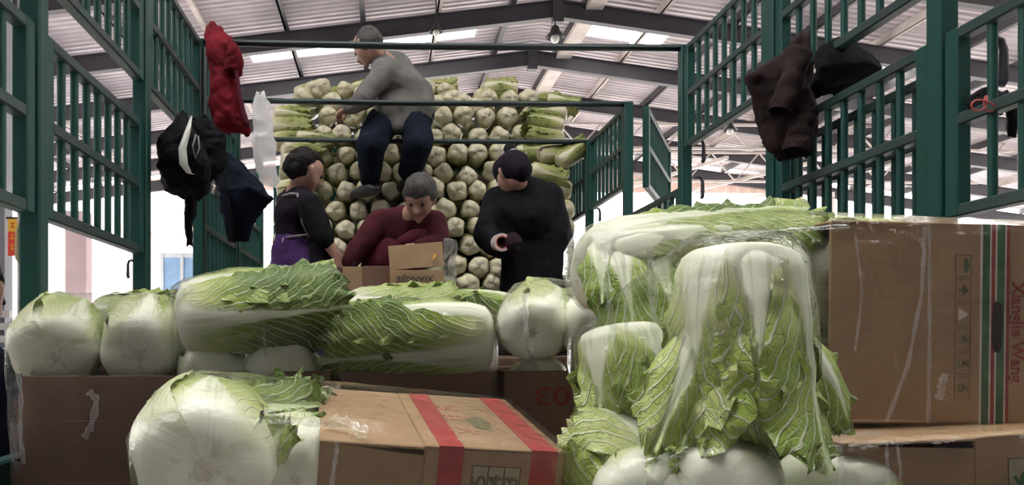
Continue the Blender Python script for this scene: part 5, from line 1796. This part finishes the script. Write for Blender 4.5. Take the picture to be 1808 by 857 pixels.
pts = [P(338, 205, 2.955), P(331, 232, 2.93), P(322, 262, 2.925), P(324, 290, 2.925), P(334, 306, 2.93), P(342, 308, 2.935)]
ws = (.003, .011, .015, .016, .010, .003)
V = []
for p, w_ in zip(pts, ws):
    V += [p - O + Vector((-w_, 0, 0)), p - O + Vector((w_, -0.006, 0)), p - O + Vector((w_, 0.004, 0)), p - O + Vector((-w_, .008, 0))]
Fc = []
for i in range(len(pts) - 1):
    for k in range(4):
        Fc.append((4 * i + k, 4 * i + (k + 1) % 4, 4 * i + 4 + (k + 1) % 4, 4 * i + 4 + k))
Fc += [(3, 2, 1, 0), tuple(4 * (len(pts) - 1) + k for k in range(4))]
add('pale_strap', mesh('pale_strap', V, Fc, MAT['bulb_glass'], True), None, t)
MB().tube([P(346, 238, 2.95) - O, P(340, 258, 2.93) - O, P(345, 280, 2.94) - O, P(352, 262, 2.94) - O, P(350, 240, 2.95) - O], .003, 8).obj('buckle_loop', MAT['grey_wall'], t, None, True)

O = P(400, 280, 3.78)
t = empty('black_bag', O, 'black bag hanging open beside the white plastic bag', 'bag')
drape('bag_body', [(268, 388, 398, 3.80, .02), (282, 384, 420, 3.78, .05), (310, 384, 448, 3.76, .08), (340, 386, 474, 3.74, .09), (352, 388, 482, 3.74, .08), (372, 390, 466, 3.75, .07), (400, 396, 448, 3.77, .06), (424, 402, 440, 3.78, .03)], 'cloth_navy', t, O, 0.2, 3, 7)
MB().tube([P(398, 276, 3.72) - O, P(394, 310, 3.68) - O, P(404, 360, 3.67) - O, P(412, 424, 3.70) - O], .010, 8).obj('strap', MAT['cloth_black'], t, None, True)
MB().tube([P(386, 322, 3.72) - O, P(378, 335, 3.72) - O, P(376, 342, 3.73) - O], .008, 8).obj('buckle', MAT['pale_steel_paint'], t, None, True)

# white plastic bag on the second roof bar
O = P(462, 172, 4.74)
t = empty('plastic_bag', O, 'white translucent plastic bag hanging from the roof bar', 'bag')
drape('bag_body', [(166, 452, 466, 4.76, .02), (182, 447, 474, 4.75, .035), (215, 446, 480, 4.74, .045), (255, 447, 485, 4.73, .05), (295, 451, 489, 4.72, .05), (318, 458, 491, 4.72, .045), (326, 464, 492, 4.72, .02)], 'bag_film', t, O, 0.25, 4, 8, m=40, n=44)
MB().tube([P(452, 172, 4.75) - O, P(456, 164, 4.77) - O, P(464, 164, 4.79) - O, P(468, 174, 4.75) - O], .006, 8).obj('handle', MAT['bulb_glass'], t, None, True)

# brown jacket over the right side
O = P(1410, 90, 2.72)
t = empty('brown_jacket', O, 'dark brown jacket draped over the right side rails, cuffs hanging', 'jacket')
drape('jacket_body', [(62, 1414, 1428, 2.74, .015), (84, 1390, 1432, 2.72, .03), (112, 1356, 1435, 2.71, .035), (138, 1319, 1436, 2.70, .035), (165, 1326, 1438, 2.70, .04), (205, 1341, 1439, 2.70, .045), (240, 1347, 1439, 2.70, .045), (262, 1350, 1434, 2.70, .04), (278, 1360, 1424, 2.70, .025)], 'cloth_brown', t, O, 0.2, 3, 9, m=44, n=48)


def sleeve(pts, rads, name):
    pts = [p - O for p in pts]
    n = 18
    P_, R_ = [], []
    m_ = 22
    for i in range(m_):
        ff = i / (m_ - 1) * (len(pts) - 1)
        k = min(int(ff), len(pts) - 2)
        P_.append(pts[k].lerp(pts[k + 1], ff - k)); R_.append(rads[k] + (rads[k + 1] - rads[k]) * (ff - k))
    V, Fc = [], []
    for i, p in enumerate(P_):
        d = (P_[min(i + 1, m_ - 1)] - P_[max(i - 1, 0)]).normalized()
        x_ = d.cross(Vector((0, -1, 0))).normalized(); y_ = x_.cross(d)
        for k in range(n):
            an = 2 * math.pi * k / n
            rr = R_[i] * (1 + 0.07 * math.sin(3 * an + i * .5) + 0.05 * math.sin(i * 1.1 + an))
            V.append(p + x_ * math.cos(an) * rr + y_ * math.sin(an) * rr * 0.8)
    for i in range(m_ - 1):
        for k in range(n):
            Fc.append((i * n + k, i * n + (k + 1) % n, (i + 1) * n + (k + 1) % n, (i + 1) * n + k))
    Fc.append(tuple(range(n))[::-1])
    s_ = add(name, mesh(name, [tuple(v) for v in V], Fc, MAT['cloth_brown'], True), None, t)
    # dark lining inside the open cuff
    d = (P_[-1] - P_[-2]).normalized()
    V2 = [tuple(V[(m_ - 1) * n + k] - d * 0.012) for k in range(n)]
    add('cuff_lining', mesh('cuff_lining', V2, [tuple(range(n))], MAT['cloth_brown_lining']), None, s_)


sleeve([P(1414, 92, 2.66), P(1398, 140, 2.63), P(1378, 198, 2.62)], (.040, .042, .042), 'sleeve')
sleeve([P(1420, 200, 2.66), P(1412, 235, 2.63), P(1406, 268, 2.62)], (.046, .045, .046), 'sleeve')
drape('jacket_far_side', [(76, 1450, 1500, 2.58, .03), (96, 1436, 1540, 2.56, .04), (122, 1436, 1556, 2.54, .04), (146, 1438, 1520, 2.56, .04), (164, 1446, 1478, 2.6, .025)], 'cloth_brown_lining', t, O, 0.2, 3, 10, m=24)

# red cord and black straps tied round the near right rail
O = P(1738, 180, 1.93)
t = empty('tied_cord', O, 'red cord looped round black straps on the near right rail', 'cord')
pts = [P(1765, 192, 1.86), P(1742, 178, 1.84), P(1722, 176, 1.84), P(1713, 186, 1.84), P(1722, 197, 1.84), P(1740, 192, 1.84), P(1744, 168, 1.85), P(1738, 172, 1.85), P(1738, 196, 1.84), P(1752, 196, 1.86)]
q_ = [p - O for p in pts]
for _ in range(2):      # round off the corners
    q_ = [q_[0]] + [v for a_, b2 in zip(q_[:-1], q_[1:]) for v in (a_.lerp(b2, .25), a_.lerp(b2, .75))] + [q_[-1]]
MB().tube(q_, .0024, 8).obj('cord', MAT['red_cord'], t, None, True)
drape('strap_bundle', [(164, 1720, 1778, 1.93, .02), (176, 1716, 1790, 1.93, .03), (188, 1716, 1792, 1.93, .03), (198, 1722, 1770, 1.93, .015)], 'cloth_black', t, O, 0.3, 4, 11, m=18, crumple=0.4)
drape('strap_tail', [(190, 1776, 1806, 1.95, .01), (212, 1780, 1796, 1.95, .012), (236, 1784, 1792, 1.95, .008)], 'cloth_black', t, O, 0.2, 2, 12, m=16, n=16, crumple=0.2)
# rusty chain-like latch bolts low on the right pillar
# ---------------- boxes the packers are filling
Yb = 3.96
O1 = P(688, 434, Yb); E1 = P(784, 424, Yb - 0.02)
a1 = E1 - O1
lx1, lz1 = a1.length, O1.z
w1 = [('wall', 0, lx1, 0, th, 0, lz1 * .885), ('wall', 0, lx1, .24, .24 + th, 0, lz1 * .885), ('wall', 0, th, th, .24, 0, lz1 * .885), ('wall', lx1 - th, lx1, th, .24, 0, lz1 * .885), ('base', th, lx1 - th, th, .24, 0, th)]
bx1, _ = carton('open carton with raised front flap in front of the maroon packer', O1, (a1.x, a1.y, 0), (0, 1, 0), (lx1, .24, lz1), w1, 'card', 'cartons being filled by the packers')
flap(bx1, 'raised_flap', 'card', (0, 0.002, lz1 * .885), Matrix.Rotation(math.radians(-5), 4, 'X') @ Matrix.Rotation(math.radians(-4.5), 4, 'Y'), (0, lx1, 0, th, 0, lz1 * .115))
text_part(bx1, 'XIANGJIE', 0.040, front_M(lx1 * .46, lz1 * .845, 180), 'ink_black', name='print_lettering', sx=1.15)
MB().tube([(lx1 * .80, -.004, lz1 * .935), (lx1 * .84, -.004, lz1 * .96)], .005, 6).obj('straw', MAT['banner_yellow'], bx1)
O2 = P(640, 470, Yb + 0.05); E2 = P(690, 468, Yb + 0.06)
a2 = E2 - O2
lx2, lz2 = 0.34, O2.z
O2b = O2
bx2, M2 = carton('low carton beside the maroon packer\'s gloved hand', O2b, (a2.x, 0, 0), (0, 1, 0), (lx2 * .44, .24, lz2), open_top(lx2 * .44, .24, lz2), 'card_dark', 'cartons being filled by the packers')
flap(bx2, 'open_flap', 'card', (0, 0.0, lz2 - 0.18), Matrix.Rotation(math.radians(12), 4, 'Z'), (-.105, 0, 0, th, 0, .175))
# sheet of clear film hanging beside that box
O = P(795, 425, 4.05)
V, Fc = [], []
n, m = 14, 20
for j in range(m):
    py = 420 + (520 - 420) * j / (m - 1)
    for i in range(n):
        px = 783 + (i / (n - 1)) * (22 + 3 * math.sin(j * .5))
        p = P(px, py + (6 * abs(i / (n - 1) - .3) if j == 0 else 0), 4.05 + 0.02 * math.sin(i * 1.3 + j * .3))
        V.append(p - O)
Fc = grid_faces(n, m)
fs = tag(add('film_sheet', mesh('film_sheet', V, Fc, MAT['film_fold'], True), None, None, O), 'loose sheet of clear film hanging beside the open carton', 'plastic film')
sol = fs.modifiers.new('thickness', 'SOLIDIFY'); sol.thickness = 0.001
scene.cycles.transparent_max_bounces = 24
scene.cycles.max_bounces = 8
